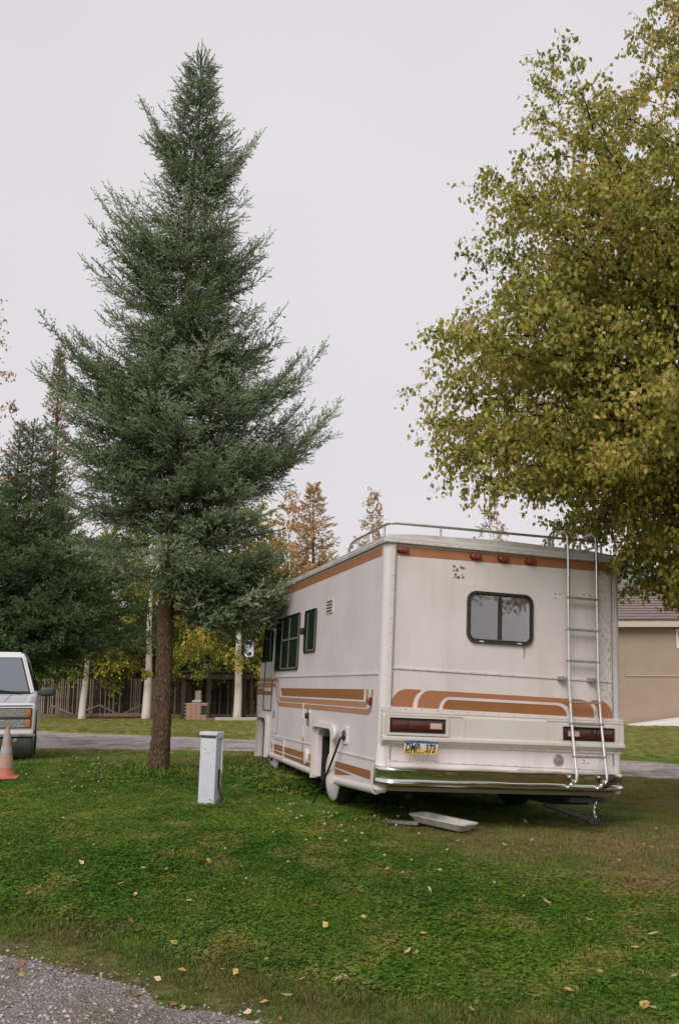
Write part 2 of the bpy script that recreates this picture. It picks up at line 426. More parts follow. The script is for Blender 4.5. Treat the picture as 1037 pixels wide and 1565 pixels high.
class MB:
    def __init__(self): self.bm = bmesh.new()
    def box(self, x0, x1, y0, y1, z0, z1, bevel=0.0, seg=2, mat=None):
        bm = self.bm if bevel == 0 else bmesh.new()
        vs = [bm.verts.new((x, y, z)) for x in (x0, x1) for y in (y0, y1) for z in (z0, z1)]
        for q in ((0, 1, 3, 2), (4, 6, 7, 5), (0, 4, 5, 1), (2, 3, 7, 6), (0, 2, 6, 4), (1, 5, 7, 3)):
            bm.faces.new([vs[i] for i in q])
        if bevel > 0:
            bmesh.ops.bevel(bm, geom=list(bm.edges), offset=bevel, segments=seg, affect='EDGES', profile=0.5)
            self._merge(bm)
        return self
    def _merge(self, bm, mtx=None):
        off = {}
        for v in bm.verts: off[v] = self.bm.verts.new(mtx @ v.co if mtx else v.co)
        for f in bm.faces:
            try: self.bm.faces.new([off[v] for v in f.verts])
            except ValueError: pass
        bm.free()
    def prism(self, pts, axis, a, b, bevel=0.0, seg=2):
        """polygon pts extruded along axis from a to b; the other two axes in cyclic xyz order of the remaining ones"""
        bm = bmesh.new()
        def P(u, v, w):
            return {'x': (w, u, v), 'y': (u, w, v), 'z': (u, v, w)}[axis]
        A = [bm.verts.new(P(u, v, a)) for u, v in pts]
        B = [bm.verts.new(P(u, v, b)) for u, v in pts]
        n = len(pts)
        caps = [bm.faces.new(A), bm.faces.new(B[::-1])]
        for i in range(n):
            j = (i + 1) % n
            bm.faces.new((A[j], A[i], B[i], B[j]))
        bmesh.ops.recalc_face_normals(bm, faces=list(bm.faces))
        if bevel > 0:
            cap_e = [e for e in bm.edges if e.verts[0] in A and e.verts[1] in A] + [e for e in bm.edges if e.verts[0] in B and e.verts[1] in B]
            bmesh.ops.bevel(bm, geom=cap_e, offset=bevel, segments=seg, affect='EDGES', profile=0.5)
        bmesh.ops.triangulate(bm, faces=[f for f in bm.faces if len(f.verts) > 4])
        self._merge(bm)
        return self
    def tube(self, pts, r, n=8, closed=False, caps=True):
        pts = [Vector(p) for p in pts]
        rs = r if isinstance(r, (list, tuple)) else [r] * len(pts)
        rings = []
        prev = None
        for i, p in enumerate(pts):
            if closed: t = pts[(i + 1) % len(pts)] - pts[i - 1]
            else: t = pts[min(i + 1, len(pts) - 1)] - pts[max(i - 1, 0)]
            t.normalize()
            if prev is None:
                up = Vector((0, 0, 1)) if abs(t.z) < 0.9 else Vector((1, 0, 0))
                a = t.cross(up).normalized()
            else:
                a = (prev - t * prev.dot(t)).normalized()
            prev = a
            b = t.cross(a)
            rings.append([self.bm.verts.new(p + (a * math.cos(2 * math.pi * k / n) + b * math.sin(2 * math.pi * k / n)) * rs[i]) for k in range(n)])
        m = len(rings)
        for i in range(m if closed else m - 1):
            A, B = rings[i], rings[(i + 1) % m]
            for k in range(n):
                self.bm.faces.new((A[k], A[(k + 1) % n], B[(k + 1) % n], B[k]))
        if caps and not closed:
            self.bm.faces.new(rings[0][::-1]); self.bm.faces.new(rings[-1])
        return self
    def lathe(self, prof, n=24, axis='z', c=(0, 0, 0)):
        """prof: (r, h) list"""
        rings = []
        for r, h in prof:
            ring = []
            for k in range(n):
                a = 2 * math.pi * k / n
                u, v = r * math.cos(a), r * math.sin(a)
                p = {'z': (u, v, h), 'x': (h, u, v), 'y': (u, h, v)}[axis]
                ring.append(self.bm.verts.new((p[0] + c[0], p[1] + c[1], p[2] + c[2])))
            rings.append(ring)
        for A, B in zip(rings, rings[1:]):
            for k in range(n):
                self.bm.faces.new((A[k], A[(k + 1) % n], B[(k + 1) % n], B[k]))
        self.bm.faces.new(rings[0][::-1]); self.bm.faces.new(rings[-1])
        return self
    def poly(self, pts):
        self.bm.faces.new([self.bm.verts.new(p) for p in pts]); return self
    def mesh(self, name, smooth=False, angle=40):
        bmesh.ops.recalc_face_normals(self.bm, faces=list(self.bm.faces))
        me = bpy.data.meshes.new(name)
        if smooth:
            for f in self.bm.faces: f.smooth = True
            for e in self.bm.edges:
                if len(e.link_faces) == 2 and e.calc_face_angle(0) > R(angle): e.smooth = False
        self.bm.to_mesh(me); self.bm.free()
        return me
    def build(self, name, mat, parent=None, smooth=False, angle=40):
        return link(name, self.mesh(name, smooth, angle), mat, parent)

def rrect(u0, u1, v0, v1, r, n=5):
    pts = []
    for cu, cv, a0 in ((u1 - r, v1 - r, 0), (u0 + r, v1 - r, 90), (u0 + r, v0 + r, 180), (u1 - r, v0 + r, 270)):
        for k in range(n + 1):
            a = R(a0 + 90 * k / n)
            pts.append((cu + r * math.cos(a), cv + r * math.sin(a)))
    return pts
def ring_frame(mb, outer, inner, axis, a, b):
    """solid frame between two loops of equal length"""
    def P(u, v, w): return {'x': (w, u, v), 'y': (u, w, v)}[axis]
    bm = mb.bm; n = len(outer)
    oa = [bm.verts.new(P(*p, a)) for p in outer]; ob = [bm.verts.new(P(*p, b)) for p in outer]
    ia = [bm.verts.new(P(*p, a)) for p in inner]; ib = [bm.verts.new(P(*p, b)) for p in inner]
    for i in range(n):
        j = (i + 1) % n
        bm.faces.new((oa[i], oa[j], ob[j], ob[i])); bm.faces.new((ia[j], ia[i], ib[i], ib[j]))
        bm.faces.new((oa[j], oa[i], ia[i], ia[j])); bm.faces.new((ob[i], ob[j], ib[j], ib[i]))

def mesh_arrays(name, V, F, tint=None):
    """V (n,3), F (m,k) faces of one size; tint per face"""
    me = bpy.data.meshes.new(name)
    V = np.ascontiguousarray(V, np.float32); F = np.ascontiguousarray(F, np.int32)
    m, k = F.shape
    me.vertices.add(len(V)); me.vertices.foreach_set('co', V.ravel())
    me.loops.add(m * k); me.loops.foreach_set('vertex_index', F.ravel())
    me.polygons.add(m); me.polygons.foreach_set('loop_start', np.arange(0, m * k, k, dtype=np.int32))
    me.update(calc_edges=True)
    if tint is not None:
        a = me.attributes.new('tint', 'FLOAT', 'FACE'); a.data.foreach_set('value', np.ascontiguousarray(tint, np.float32))
    return me

def norm(a): return a / np.maximum(np.linalg.norm(a, axis=-1, keepdims=True), 1e-9)
def perp(d, rng):
    r = rng.normal(size=d.shape)
    return norm(np.cross(d, r))

def needles(pos, dirs, lens, tint, rng, n=9, nlen=0.026, nwid=0.0055, lean=0.75):
    S = len(pos)
    t = (np.arange(n)[None, :] + rng.uniform(0, 1, (S, n))) / n
    ax = dirs[:, None, :]
    a = perp(np.repeat(ax, n, 1).reshape(-1, 3), rng).reshape(S, n, 3)
    base = pos[:, None, :] + ax * (lens[:, None] * t)[..., None]
    nd = norm(ax * lean + a)
    # the last needles point ahead to close the tip
    nl = nlen * rng.uniform(0.75, 1.25, (S, n))[..., None]
    tip = base + nd * nl
    side = norm(np.cross(nd, perp(nd.reshape(-1, 3), rng).reshape(S, n, 3))) * nwid
    V = np.stack([base - side, base + side, tip], 2).reshape(-1, 3)
    F = np.arange(S * n * 3).reshape(-1, 3)
    T = np.clip(np.repeat(tint, n) + rng.uniform(-0.08, 0.08, S * n), 0, 1)
    return V, F, T
def strips(a, b, w, rng):
    """thin crossed twigs from a to b"""
    d = norm(b - a); s = perp(d, rng); s2 = np.cross(d, s)
    w = np.broadcast_to(np.asarray(w, float).reshape(-1, 1) if np.ndim(w) else np.full((len(a), 1), w), (len(a), 1))
    k = len(a)
    V = np.stack([a - s * w, a + s * w, b, a - s2 * w, a + s2 * w, b], 1).reshape(-1, 3)
    return V, np.arange(k * 6).reshape(-1, 3)

def leaves(pos, down, size, tint, rng, width=0.62):
    """ovate folded leaves hanging along 'down' from pos"""
    S = len(pos)
    d = norm(down); s = perp(d, rng); u = np.cross(d, s)
    L = size[:, None]; W = L * width * 0.5
    fold = rng.uniform(0.1, 0.5, (S, 1))
    def P(l, w): return pos + d * L * l + s * W * w + u * (abs(w) * W * fold)
    curl = u * L * rng.uniform(-0.15, 0.25, (S, 1))
    V = np.stack([P(0, 0), P(0.28, 1.0), P(0.62, 0.75), P(1.0, 0) + curl, P(0.62, -0.75), P(0.28, -1.0)], 1).reshape(-1, 3)
    i = np.arange(S)[:, None] * 6
    F = np.concatenate([i + np.array([[0, 1, 2, 3]]), i + np.array([[0, 3, 4, 5]])], 1).reshape(-1, 4)
    return V, F, np.repeat(tint, 2)

def trunk_mesh(pts, radii, n=12, wob=0.0, rng=None):
    """tapered trunk along pts with uneven section"""
    rng = rng or np.random.default_rng(1)
    V, F = [], []
    for i, (p, r) in enumerate(zip(pts, radii)):
        for k in range(n):
            a = 2 * math.pi * k / n
            rr = r * (1 + wob * rng.uniform(-1, 1))
            V.append((p[0] + rr * math.cos(a), p[1] + rr * math.sin(a), p[2]))
    for i in range(len(pts) - 1):
        for k in range(n):
            F.append((i * n + k, i * n + (k + 1) % n, (i + 1) * n + (k + 1) % n, (i + 1) * n + k))
    me = bpy.data.meshes.new('trunk'); me.from_pydata(V, [], F)
    for p in me.polygons: p.use_smooth = True
    return me

# ================================================================== GROUND
def build_ground():
    def axis(lo_f, lo, hi, hi_f, step):
        a = list(np.arange(lo, hi + 1e-6, step))
        d = step; p = hi
        while p < hi_f: d *= 1.35; p += d; a.append(p)
        d = step; p = lo
        while p > lo_f: d *= 1.35; p -= d; a.insert(0, p)
        return np.array(a)
    xs = axis(-900, -16, 16, 900, 0.22); ys = axis(-500, -4, 48, 1500, 0.22)
    X, Y = np.meshgrid(xs, ys)
    Z = gz(X, Y) - 0.0
    V = np.stack([X, Y, Z], -1).reshape(-1, 3)
    w = len(xs)
    i, j = np.meshgrid(np.arange(len(ys) - 1), np.arange(w - 1), indexing='ij')
    a = (i * w + j).ravel()
    F = np.stack([a, a + 1, a + w + 1, a + w], 1)
    me = mesh_arrays('ground', V, F)
    me.polygons.foreach_set('use_smooth', np.ones(len(F), bool))
    tag(link('ground', me, M['ground']), 'lawn and open ground of the campsite', kind='structure')
build_ground()

def edge_noise(t, seed):
    r = np.random.default_rng(seed)
    out = 0
    for k in range(7):
        f = 0.45 * 1.9 ** k
        out = out + np.sin(t * f * 2 + r.uniform(0, 6.3)) * 0.5 / (1.45 ** k)
    return out
# gravel the camera stands on, edge wandering through the bottom left of the picture
GP = [ground_at(-140, 1452), ground_at(0, 1476), ground_at(110, 1502), ground_at(215, 1522), ground_at(235, 1546), ground_at(330, 1560), ground_at(430, 1590)]
GP = [Vector((-9, 7.2, 0)), Vector((-5, 6.5, 0))] + GP + [Vector((1.2, 4.0, 0)), Vector((3, 3.5, 0)), Vector((9, 2.6, 0))]
gxs = np.array([p.x for p in GP]); gys = np.array([p.y for p in GP])
def gravel_edge(x):
    x = np.asarray(x, float)
    return np.interp(x, gxs, gys) + 0.10 + edge_noise(x * 3.0, 4) * 0.05
def build_drive():
    xs = np.arange(-9, 9.01, 0.06)
    ts = np.linspace(0, 1, 70) ** 2.0
    X = np.repeat(xs[:, None], len(ts), 1)
    e = gravel_edge(xs)[:, None]
    Y = e - (e + 7.5) * ts[None, :]
    Z = gz(X, Y) + 0.006
    Z[:, 0] -= 0.02
    V = np.stack([X, Y, Z], -1).reshape(-1, 3); w = len(ts)
    i, j = np.meshgrid(np.arange(len(xs) - 1), np.arange(w - 1), indexing='ij')
    a = (i * w + j).ravel()
    F = np.stack([a, a + w, a + w + 1, a + 1], 1)[:, ::-1]
    tag(link('gravel_drive', mesh_arrays('gravel_drive', V, F), M['gravel_base']), 'grey gravel drive at the edge of the lawn', kind='structure')
build_drive()

# gravel road behind the motorhome
RN = [(-300, 1136), (60, 1144), (390, 1149), (950, 1182), (1100, 1192), (1500, 1215)]
RF = [(-300, 1111), (60, 1117), (390, 1131), (950, 1157), (1100, 1164), (1500, 1183)]
def road_line(pts):
    out = []
    for px, py in pts:
        d = ray(px, py); t = (0.22 - CAM_H) / d.z
        out.append((d.x * t, d.y * t))
    out.sort()
    return np.array(out)
RNl, RFl = road_line(RN), road_line(RF)
def build_road():
    xs = np.arange(-45, 30, 0.25)
    yn = np.interp(xs, RNl[:, 0], RNl[:, 1]) + edge_noise(xs * 1.4, 9) * 0.22
    yf = np.interp(xs, RFl[:, 0], RFl[:, 1]) + edge_noise(xs * 1.4, 12) * 0.25
    ts = np.linspace(0, 1, 24)
    X = np.repeat(xs[:, None], 24, 1); Y = yn[:, None] * (1 - ts) + yf[:, None] * ts
    Z = gz(X, Y) + 0.035 - 0.03 * np.abs(ts - 0.5)[None, :] * 2
    Z[:, 0] -= 0.05; Z[:, -1] -= 0.05
    V = np.stack([X, Y, Z], -1).reshape(-1, 3)
    i, j = np.meshgrid(np.arange(len(xs) - 1), np.arange(23), indexing='ij')
    a = (i * 24 + j).ravel()
    F = np.stack([a, a + 24, a + 25, a + 1], 1)
    tag(link('gravel_road', mesh_arrays('gravel_road', V, F), M['road']), 'pale gravel road running behind the motorhome', kind='structure')
build_road()

# ------------------------------------------------------------------ RV placing (needed to keep grass out from under it)
RV_M = Matrix(((0.9595, -0.2782, 0.0450), (0.2779, 0.9605, 0.0114), (-0.0464, 0.0016, 0.9989)))
RV_LOC = Vector((1.441, 8.403, 0.332))
def rv_local_xy(x, y):
    dx, dy = x - RV_LOC.x, y - RV_LOC.y
    return dx * 0.9605 + dy * 0.2781, -dx * 0.2781 + dy * 0.9605

# ------------------------------------------------------------------ GRASS (uncountable: geometry-node scatter)
def tuft_mesh(name, rng, n, h, spread, w, dry):
    V, F, T = [], [], []
    for _ in range(n):
        a = rng.uniform(0, 6.283); r = spread * math.sqrt(rng.uniform())
        b = np.array([r * math.cos(a), r * math.sin(a), 0.0])
        hd = rng.uniform(0, 6.283); ln = h * rng.uniform(0.45, 1.15)
        lean = rng.uniform(0.15, 0.95)
        d = np.array([math.cos(hd), math.sin(hd), 0])
        s = np.array([-math.sin(hd + rng.uniform(-.6, .6)), math.cos(hd), 0]); s /= np.linalg.norm(s)
        ww = w * rng.uniform(0.7, 1.3)
        m = b + d * ln * lean * 0.35 + np.array([0, 0, ln * 0.6])
        t = b + d * ln * lean * 0.95 + np.array([0, 0, ln * (1 - 0.45 * lean)])
        i = len(V)
        V += [b - s * ww - np.array([0, 0, .02]), b + s * ww - np.array([0, 0, .02]), m + s * ww * .8, m - s * ww * .8, t]
        F += [(i, i + 1, i + 2), (i, i + 2, i + 3), (i + 3, i + 2, i + 4)]
        tv = (0.75 if dry < 1 else 1.1) * rng.uniform() if rng.uniform() < dry else 0.0
        T += [tv] * 3
    return mesh_arrays(name, np.array(V), np.array(F), np.array(T))
def clover_mesh(name, rng, n, spread):
    V, F, T = [], [], []
    for _ in range(n):
        a = rng.uniform(0, 6.283); r = spread * math.sqrt(rng.uniform())
        c = np.array([r * math.cos(a), r * math.sin(a), rng.uniform(0.015, 0.048)])
        tilt = rng.normal(size=3) * 0.25; up = norm(np.array([tilt[0], tilt[1], 1.0])[None])[0]
        e1 = norm(np.cross(up, [1, 0.1, 0])[None])[0]; e2 = np.cross(up, e1)
        a0 = rng.uniform(0, 6.283); sz = rng.uniform(0.006, 0.011)
        for k in range(3):
            an = a0 + k * 2.094
            d = e1 * math.cos(an) + e2 * math.sin(an); s = np.cross(up, d)
            i = len(V)
            V += [c, c + d * sz * .7 + s * sz * .55 + up * sz * .15, c + d * sz * 1.25, c + d * sz * .7 - s * sz * .55 + up * sz * .15]
            F += [(i, i + 1, i + 2), (i, i + 2, i + 3)]; T += [0, 0]
    return mesh_arrays(name, np.array(V), np.array(F), np.array(T))
def pebble_mesh(name, rng):
    bm = bmesh.new(); bmesh.ops.create_icosphere(bm, subdivisions=1, radius=1)
    sc = rng.uniform(0.6, 1.2, 3); sc[2] *= 0.6
    for v in bm.verts: v.co = Vector([v.co[k] * sc[k] * rng.uniform(0.78, 1.15) for k in range(3)])
    me = bpy.data.meshes.new(name); bm.to_mesh(me); bm.free(); return me

def scatter(name, pts, yaw, scl, idx, sources, label, tilt=0.12, seed=3):
    """ONE object whose geometry nodes place small meshes on stored points"""
    rng = np.random.default_rng(seed)
    coll = bpy.data.collections.new(name + '_source')
    for k, (me, m) in enumerate(sources):
        me.materials.append(m)
        coll.objects.link(bpy.data.objects.new(f'{name}_source_{chr(97 + k)}', me))
    me = bpy.data.meshes.new(name)
    n = len(pts)
    me.vertices.add(n); me.vertices.foreach_set('co', np.ascontiguousarray(pts, np.float32).ravel())
    rot = np.stack([rng.normal(0, tilt, n), rng.normal(0, tilt, n), yaw], 1)
    a = me.attributes.new('rot', 'FLOAT_VECTOR', 'POINT'); a.data.foreach_set('vector', rot.astype(np.float32).ravel())
    a = me.attributes.new('scl', 'FLOAT', 'POINT'); a.data.foreach_set('value', scl.astype(np.float32))
    a = me.attributes.new('pick', 'INT', 'POINT'); a.data.foreach_set('value', idx.astype(np.int32))
    o = bpy.data.objects.new(name, me); col.objects.link(o)
    ng = bpy.data.node_groups.new(name + '_nodes', 'GeometryNodeTree')
    ng.interface.new_socket('Geometry', in_out='INPUT', socket_type='NodeSocketGeometry')
    ng.interface.new_socket('Geometry', in_out='OUTPUT', socket_type='NodeSocketGeometry')
    N, L = ng.nodes, ng.links
    gi, go = N.new('NodeGroupInput'), N.new('NodeGroupOutput')
    ip = N.new('GeometryNodeInstanceOnPoints'); ci = N.new('GeometryNodeCollectionInfo')
    ci.inputs['Collection'].default_value = coll; ci.inputs['Separate Children'].default_value = True; ci.inputs['Reset Children'].default_value = True
    ip.inputs['Pick Instance'].default_value = True
    def attr(nm, dt):
        x = N.new('GeometryNodeInputNamedAttribute'); x.data_type = dt; x.inputs['Name'].default_value = nm; return x.outputs['Attribute']
    L.new(gi.outputs[0], ip.inputs['Points']); L.new(ci.outputs[0], ip.inputs['Instance'])
    L.new(attr('pick', 'INT'), ip.inputs['Instance Index'])
    er = N.new('FunctionNodeEulerToRotation')
    L.new(attr('rot', 'FLOAT_VECTOR'), er.inputs[0])
    L.new(er.outputs[0], ip.inputs['Rotation'])
    L.new(attr('scl', 'FLOAT'), ip.inputs['Scale'])
    L.new(ip.outputs[0], go.inputs[0])
    md = o.modifiers.new('scatter', 'NODES'); md.node_group = ng
    return tag(o, label, kind='stuff')

def in_view(x, y, margin=0.25):
    return np.abs(x) < (0.375 * y + margin)
def lawn_noise(x, y, s, ph):
    return (np.sin(x * s + ph) * np.sin(y * s * 1.3 + ph * 2.1) + 0.6 * np.sin(x * s * 2.3 - y * s * 1.9 + ph) + 0.4 * np.sin(x * s * 4.1 + y * s * 3.3 + ph * 3)) / 2.0

def build_grass():
    rng = np.random.default_rng(11)
    P = []
    def sample(n, y0, y1, p=1.0):
        u = rng.uniform(0, 1, n); y = y0 + (y1 - y0) * u
        x = rng.uniform(-1, 1, n) * (0.375 * y + 3.0)
        return x, y
    xs, ys = [], []
    for n, a, b in ((36000, 4.0, 5.6), (34000, 5.6, 8.0), (32000, 8.0, 11.5), (23000, 11.5, 17.0), (7000, 17.0, 26.0), (11000, 26.0, 42.0)):
        x, y = sample(n, a, b); xs.append(x); ys.append(y)
    x, y = np.concatenate(xs), np.concatenate(ys)
    ge = gravel_edge(x)
    d = y - ge
    keep = d > np.where(rng.uniform(size=len(x)) < 0.16, -0.5, 0.0)
    keep &= (d > 0.3) | (rng.uniform(size=len(x)) < 0.40 + 2.0 * np.clip(d, 0, 0.3))
    yn = np.interp(x, RNl[:, 0], RNl[:, 1]); yf = np.interp(x, RFl[:, 0], RFl[:, 1])
    keep &= ~((y > yn - 0.1) & (y < yf + 0.1)) | (rng.uniform(size=len(x)) < 0.02)
    lx, ly = rv_local_xy(x, y)
    under = ((np.abs(lx) < 1.02) & (ly > 0.15) & (ly < 5.6)) | ((lx < -0.9) & (lx > -1.45) & (ly > 1.0) & (ly < 2.2))
    keep &= ~under | (rng.uniform(size=len(x)) < 0.12)
    # worn patch behind and right of the motorhome
    worn = np.clip(1.15 - np.hypot((x - 2.6) / 2.3, (y - 8.2) / 1.3), 0, 1) + np.clip(1.1 - np.hypot((x - 4.6) / 2.6, (y - 12.5) / 3.6), 0, 1)
    keep &= rng.uniform(size=len(x)) > np.clip(worn, 0, 1) * 0.35
    x, y, lx, ly, worn = x[keep], y[keep], lx[keep], ly[keep], worn[keep]
    n = len(x)
    lush = lawn_noise(x, y, 1.1, 0.4)
    scl = rng.uniform(0.65, 1.15, n) * (1 + 0.22 * lush) * np.where(worn > 0.15, 0.75, 1)
    # uncut grass round the spruce, the pedestal and along the motorhome's left side
    tall = np.exp(-((x + 2.55) / 0.5) ** 2 - ((y - 11.6) / 0.6) ** 2) * 1.6 + np.exp(-((x + 1.32) / 0.3) ** 2 - ((y - 9.4) / 0.35) ** 2) * 0.7
    tall += np.exp(-((lx + 1.25) / 0.32) ** 2) * ((ly > 2.5) & (ly < 6)) * 2.2
    scl = scl * (1 + tall * rng.uniform(0.3, 1, n))
    scl = np.where(y < 17, scl, scl * np.where(y < 26, 0.55, 0.85))
    near_edge = np.clip((y - gravel_edge(x)) / 0.45, 0.55, 1)
    scl = scl * near_edge
    far = y > 11.5
    idx = rng.integers(0, 4, n)
    clover = (rng.uniform(size=n) < 0.30 + 0.30 * lawn_noise(x, y, 1.5, 2.2)) & (y < 13) & (worn < 0.2) & (y - gravel_edge(x) > 0.6)
    idx = np.where(clover, rng.integers(4, 6, n), idx)
    idx = np.where(far & ~clover, rng.integers(6, 8, n), idx)
    straw = (rng.uniform(size=n) < np.clip(worn * 1.3, 0, 1) * (0.60 + 0.55 * lawn_noise(x, y, 2.2, 1.0))) & ~((np.abs(lx) < 1.05) & (ly > 0.3))
    idx = np.where(straw, 8, idx)
    scl = np.where((idx >= 4) & (idx < 8), np.clip(scl, 0.7, 2.6), scl)
    pts = np.stack([x, y, gz(x, y) - 0.005], 1)
    r2 = np.random.default_rng(5)
    src = [(tuft_mesh('grass_tuft', r2, 26, 0.052, 0.065, 0.0020, d), M['blade']) for d in (0.1, 0.2, 0.35, 0.15)]
    src += [(clover_mesh('clover_tuft', r2, 40, 0.10), M['clover']) for _ in range(2)]
    src += [(tuft_mesh('wide_tuft', r2, 34, 0.07, 0.12, 0.0036, d), M['blade']) for d in (0.15, 0.3)]
    src += [(tuft_mesh('wide_straw', r2, 26, 0.05, 0.10, 0.0026, 1.6), M['blade'])]
    scatter('grass', pts, rng.uniform(0, 6.283, n), scl, idx, src, 'short green grass and clover covering the lawn')
build_grass()

def build_gravel():
    rng = np.random.default_rng(21)
    n = 20000
    y = rng.uniform(4.2, 6.3, n); x = rng.uniform(-3.0, 0.7, n)
    d = gravel_edge(x) - y
    keep = (d > 0) | (rng.uniform(size=n) < np.exp(d * 14) * 0.6)
    x, y = x[keep], y[keep]; n = len(x)
    scl = 0.0036 + 0.010 * rng.uniform(0, 1, n) ** 3.0
    pts = np.stack([x, y, gz(x, y) + 0.006 + scl * 0.2], 1)
    src = [(pebble_mesh('pebble', rng), M['pebble']) for _ in range(5)]
    scatter('gravel', pts, rng.uniform(0, 6.283, n), scl, rng.integers(0, 5, n), src, 'loose grey stones of the gravel drive', tilt=0.4)
build_gravel()

# ================================================================== MOTORHOME  (local: x right, y towards its front, z up; y = 0 is the rear wall)
rv = empty('motorhome', RV_LOC, 0, 'white motorhome with orange and brown stripes parked on the grass', 'motorhome')
rv.rotation_euler = RV_M.to_euler()
HW = 1.18
# shell: side outline with the wheel arches cut out of its lower edge
outline = [(0.045, 0.30), (1.40, 0.235), (1.40, 0.66), (1.48, 0.735), (1.98, 0.735), (2.06, 0.66), (2.06, 0.235), (4.38, 0.285), (4.62, 0.285), (4.62, 0.68),
           (4.70, 0.75), (5.12, 0.75), (5.19, 0.68), (5.19, 0.22), (5.28, 0.24), (5.38, 0.58), (5.52, 1.04), (5.42, 1.30), (5.22, 2.08), (5.05, 2.36), (4.85, 2.44), (0.045, 2.44)]
MB().prism(outline, 'x', -HW, HW, 0.012).build('body', M['rv_white'], rv)
MB().box(-1.10, 1.10, 0.0, 0.05, 0.50, 2.44).build('rear_panel', M['rv_rear'], rv)
# corner posts
for s in (-1, 1):
    pts = []
    xo, xi = s * (HW + 0.004), s * (HW - 0.085)
    for k in range(7):
        a = R(90 * k / 6)
        pts.append((s * (HW + 0.004 - 0.06 + 0.06 * math.cos(a)), 0.045 - 0.06 * math.sin(a)))
    pts += [(xi, -0.015), (xi, 0.06), (xo, 0.06)]
    p = MB().prism(pts, 'z', 0.31, 2.47).build('corner_post', M['rv_trim'], rv, True)
    sc = MB()
    for k in range(15):
        z = 0.62 + k * 0.127
        sc.lathe([(0.0038, -0.0178), (0.003, -0.0155)], 6, 'y', (s * (HW - 0.072), 0, z))
    tag(sc.build('screws', M['bronze'], p), kind='stuff')
    st = MB()
    st.box(s * (HW - 0.092) - 0.004, s * (HW - 0.092) + 0.004, -0.017, -0.010, 0.56, 2.44)
    st.build('seam_strip', M['alu_dull'], p)
# flared foot of the left post
MB().tube([(-1.145, .03, .285), (-1.145, .03, .31), (-1.142, .032, .50), (-1.135, .04, .68)], [.045, .066, .062, .050], 14).build('post_foot', M['rv_trim'], rv, True)

# roof with rolled edges
roof_prof = [(-1.205, 2.435), (-1.212, 2.462), (-1.195, 2.478), (-1.20, 2.492), (-1.17, 2.512), (-0.9, 2.535), (0, 2.555), (0.9, 2.535), (1.17, 2.512), (1.20, 2.492), (1.195, 2.478), (1.212, 2.462), (1.205, 2.435)]
roof = MB().prism(roof_prof, 'y', -0.022, 4.86, 0.006).build('roof', M['rv_roof'], rv)
MB().box(-1.20, 1.20, -0.045, -0.0225, 2.438, 2.468, 0.006).box(-1.19, 1.19, -0.036, -0.0225, 2.470, 2.500, 0.005).build('edge_rail', M['rv_trim'], roof)
sc = MB()
for k in range(19):
    sc.lathe([(0.004, -0.048), (0.004, -0.044)], 6, 'y', (-1.08 + k * 0.12, 0, 2.453))
tag(sc.build('screws', M['bronze'], roof), kind='stuff')
MB().prism([(4.84, 2.43), (4.84, 2.50), (5.00, 2.45), (5.22, 2.12), (5.16, 2.10)], 'x', -1.19, 1.19, 0.01).build('front_visor', M['rv_white'], rv)

E_ = 0.0035
# rear upper stripe
MB().prism([(-1.09, 2.332), (1.09, 2.352), (1.09, 2.436), (-1.09, 2.416)], 'y', -E_, 0.01).build('rear_stripe', M['orange'], rv)
for px_ in (-1.025, -0.315, -0.04, 0.24):
    ml = MB().prism(rrect(px_ - 0.058, px_ + 0.058, 2.352, 2.412, 0.028), 'y', -0.012, -0.0036, 0.002).build('marker_light', M['bronze'], rv)
    MB().prism(rrect(px_ - 0.052, px_ + 0.052, 2.356, 2.408, 0.025), 'y', -0.045, -0.0122, 0.012, 3).build('lens', M['marker_red'], ml, True)

# rust patch where the paint peeled
rng = random.Random(4)
pk = MB()
for k in range(16):
    cx_, cz = rng.uniform(-0.53, -0.42), rng.uniform(2.165, 2.285)
    r_ = rng.uniform(0.006, 0.017)
    pk.prism([(cx_ + r_ * rng.uniform(.5, 1.2) * math.cos(a), cz + r_ * rng.uniform(.5, 1.2) * math.sin(a)) for a in [i * 1.047 for i in range(6)]], 'y', -0.0016 - 0.0001 * k, 0.01)
tag(pk.build('rust_patch', M['rust'], rv), 'rusty flakes of peeled paint above the rear window', kind='stuff')

# rear window
W0, W1, Z0, Z1 = -0.392, 0.262, 1.600, 2.066
wf = MB(); ring_frame(wf, rrect(W0, W1, Z0, Z1, 0.085, 7), rrect(W0 + .022, W1 - .022, Z0 + .022, Z1 - .022, 0.066, 7), 'y', -0.03, 0.0)
win = wf.build('rear_window', M['bronze'], rv)
wf = MB(); ring_frame(wf, rrect(W0 + .0225, W1 - .0225, Z0 + .0225, Z1 - .0225, 0.066, 7), rrect(W0 + .032, W1 - .032, Z0 + .032, Z1 - .032, 0.058, 7), 'y', -0.022, 0.0)
wf.build('gasket', M['black'], win)
MB().box(-0.087, -0.053, -0.026, -0.002, Z0 + .041, Z1 - .041).build('mullion', M['bronze'], win)
MB().prism(rrect(W0 + .036, -0.088, Z0 + .036, Z1 - .036, 0.04, 5), 'y', -0.016, -0.013).build('pane', M['glass_rear'], win)
MB().prism(rrect(-0.052, W1 - .036, Z0 + .036, Z1 - .036, 0.04, 5), 'y', -0.019, -0.016).build('pane', M['glass_rear'], win)
bl = MB(); bl.box(W0 + .03, W1 - .03, -0.0028, -0.0008, Z0 + .03, Z1 - .03)
k = 0
z = Z0 + .05
while z < Z1 - .045:
    bl.poly([(W0 + .045, -0.0105, z - .002), (W1 - .045, -0.0105, z - .002), (W1 - .045, -0.0035, z + .012), (W0 + .045, -0.0035, z + .012)])
    z += 0.0145
tag(bl.build('blinds', M['blind'], win), kind='stuff')
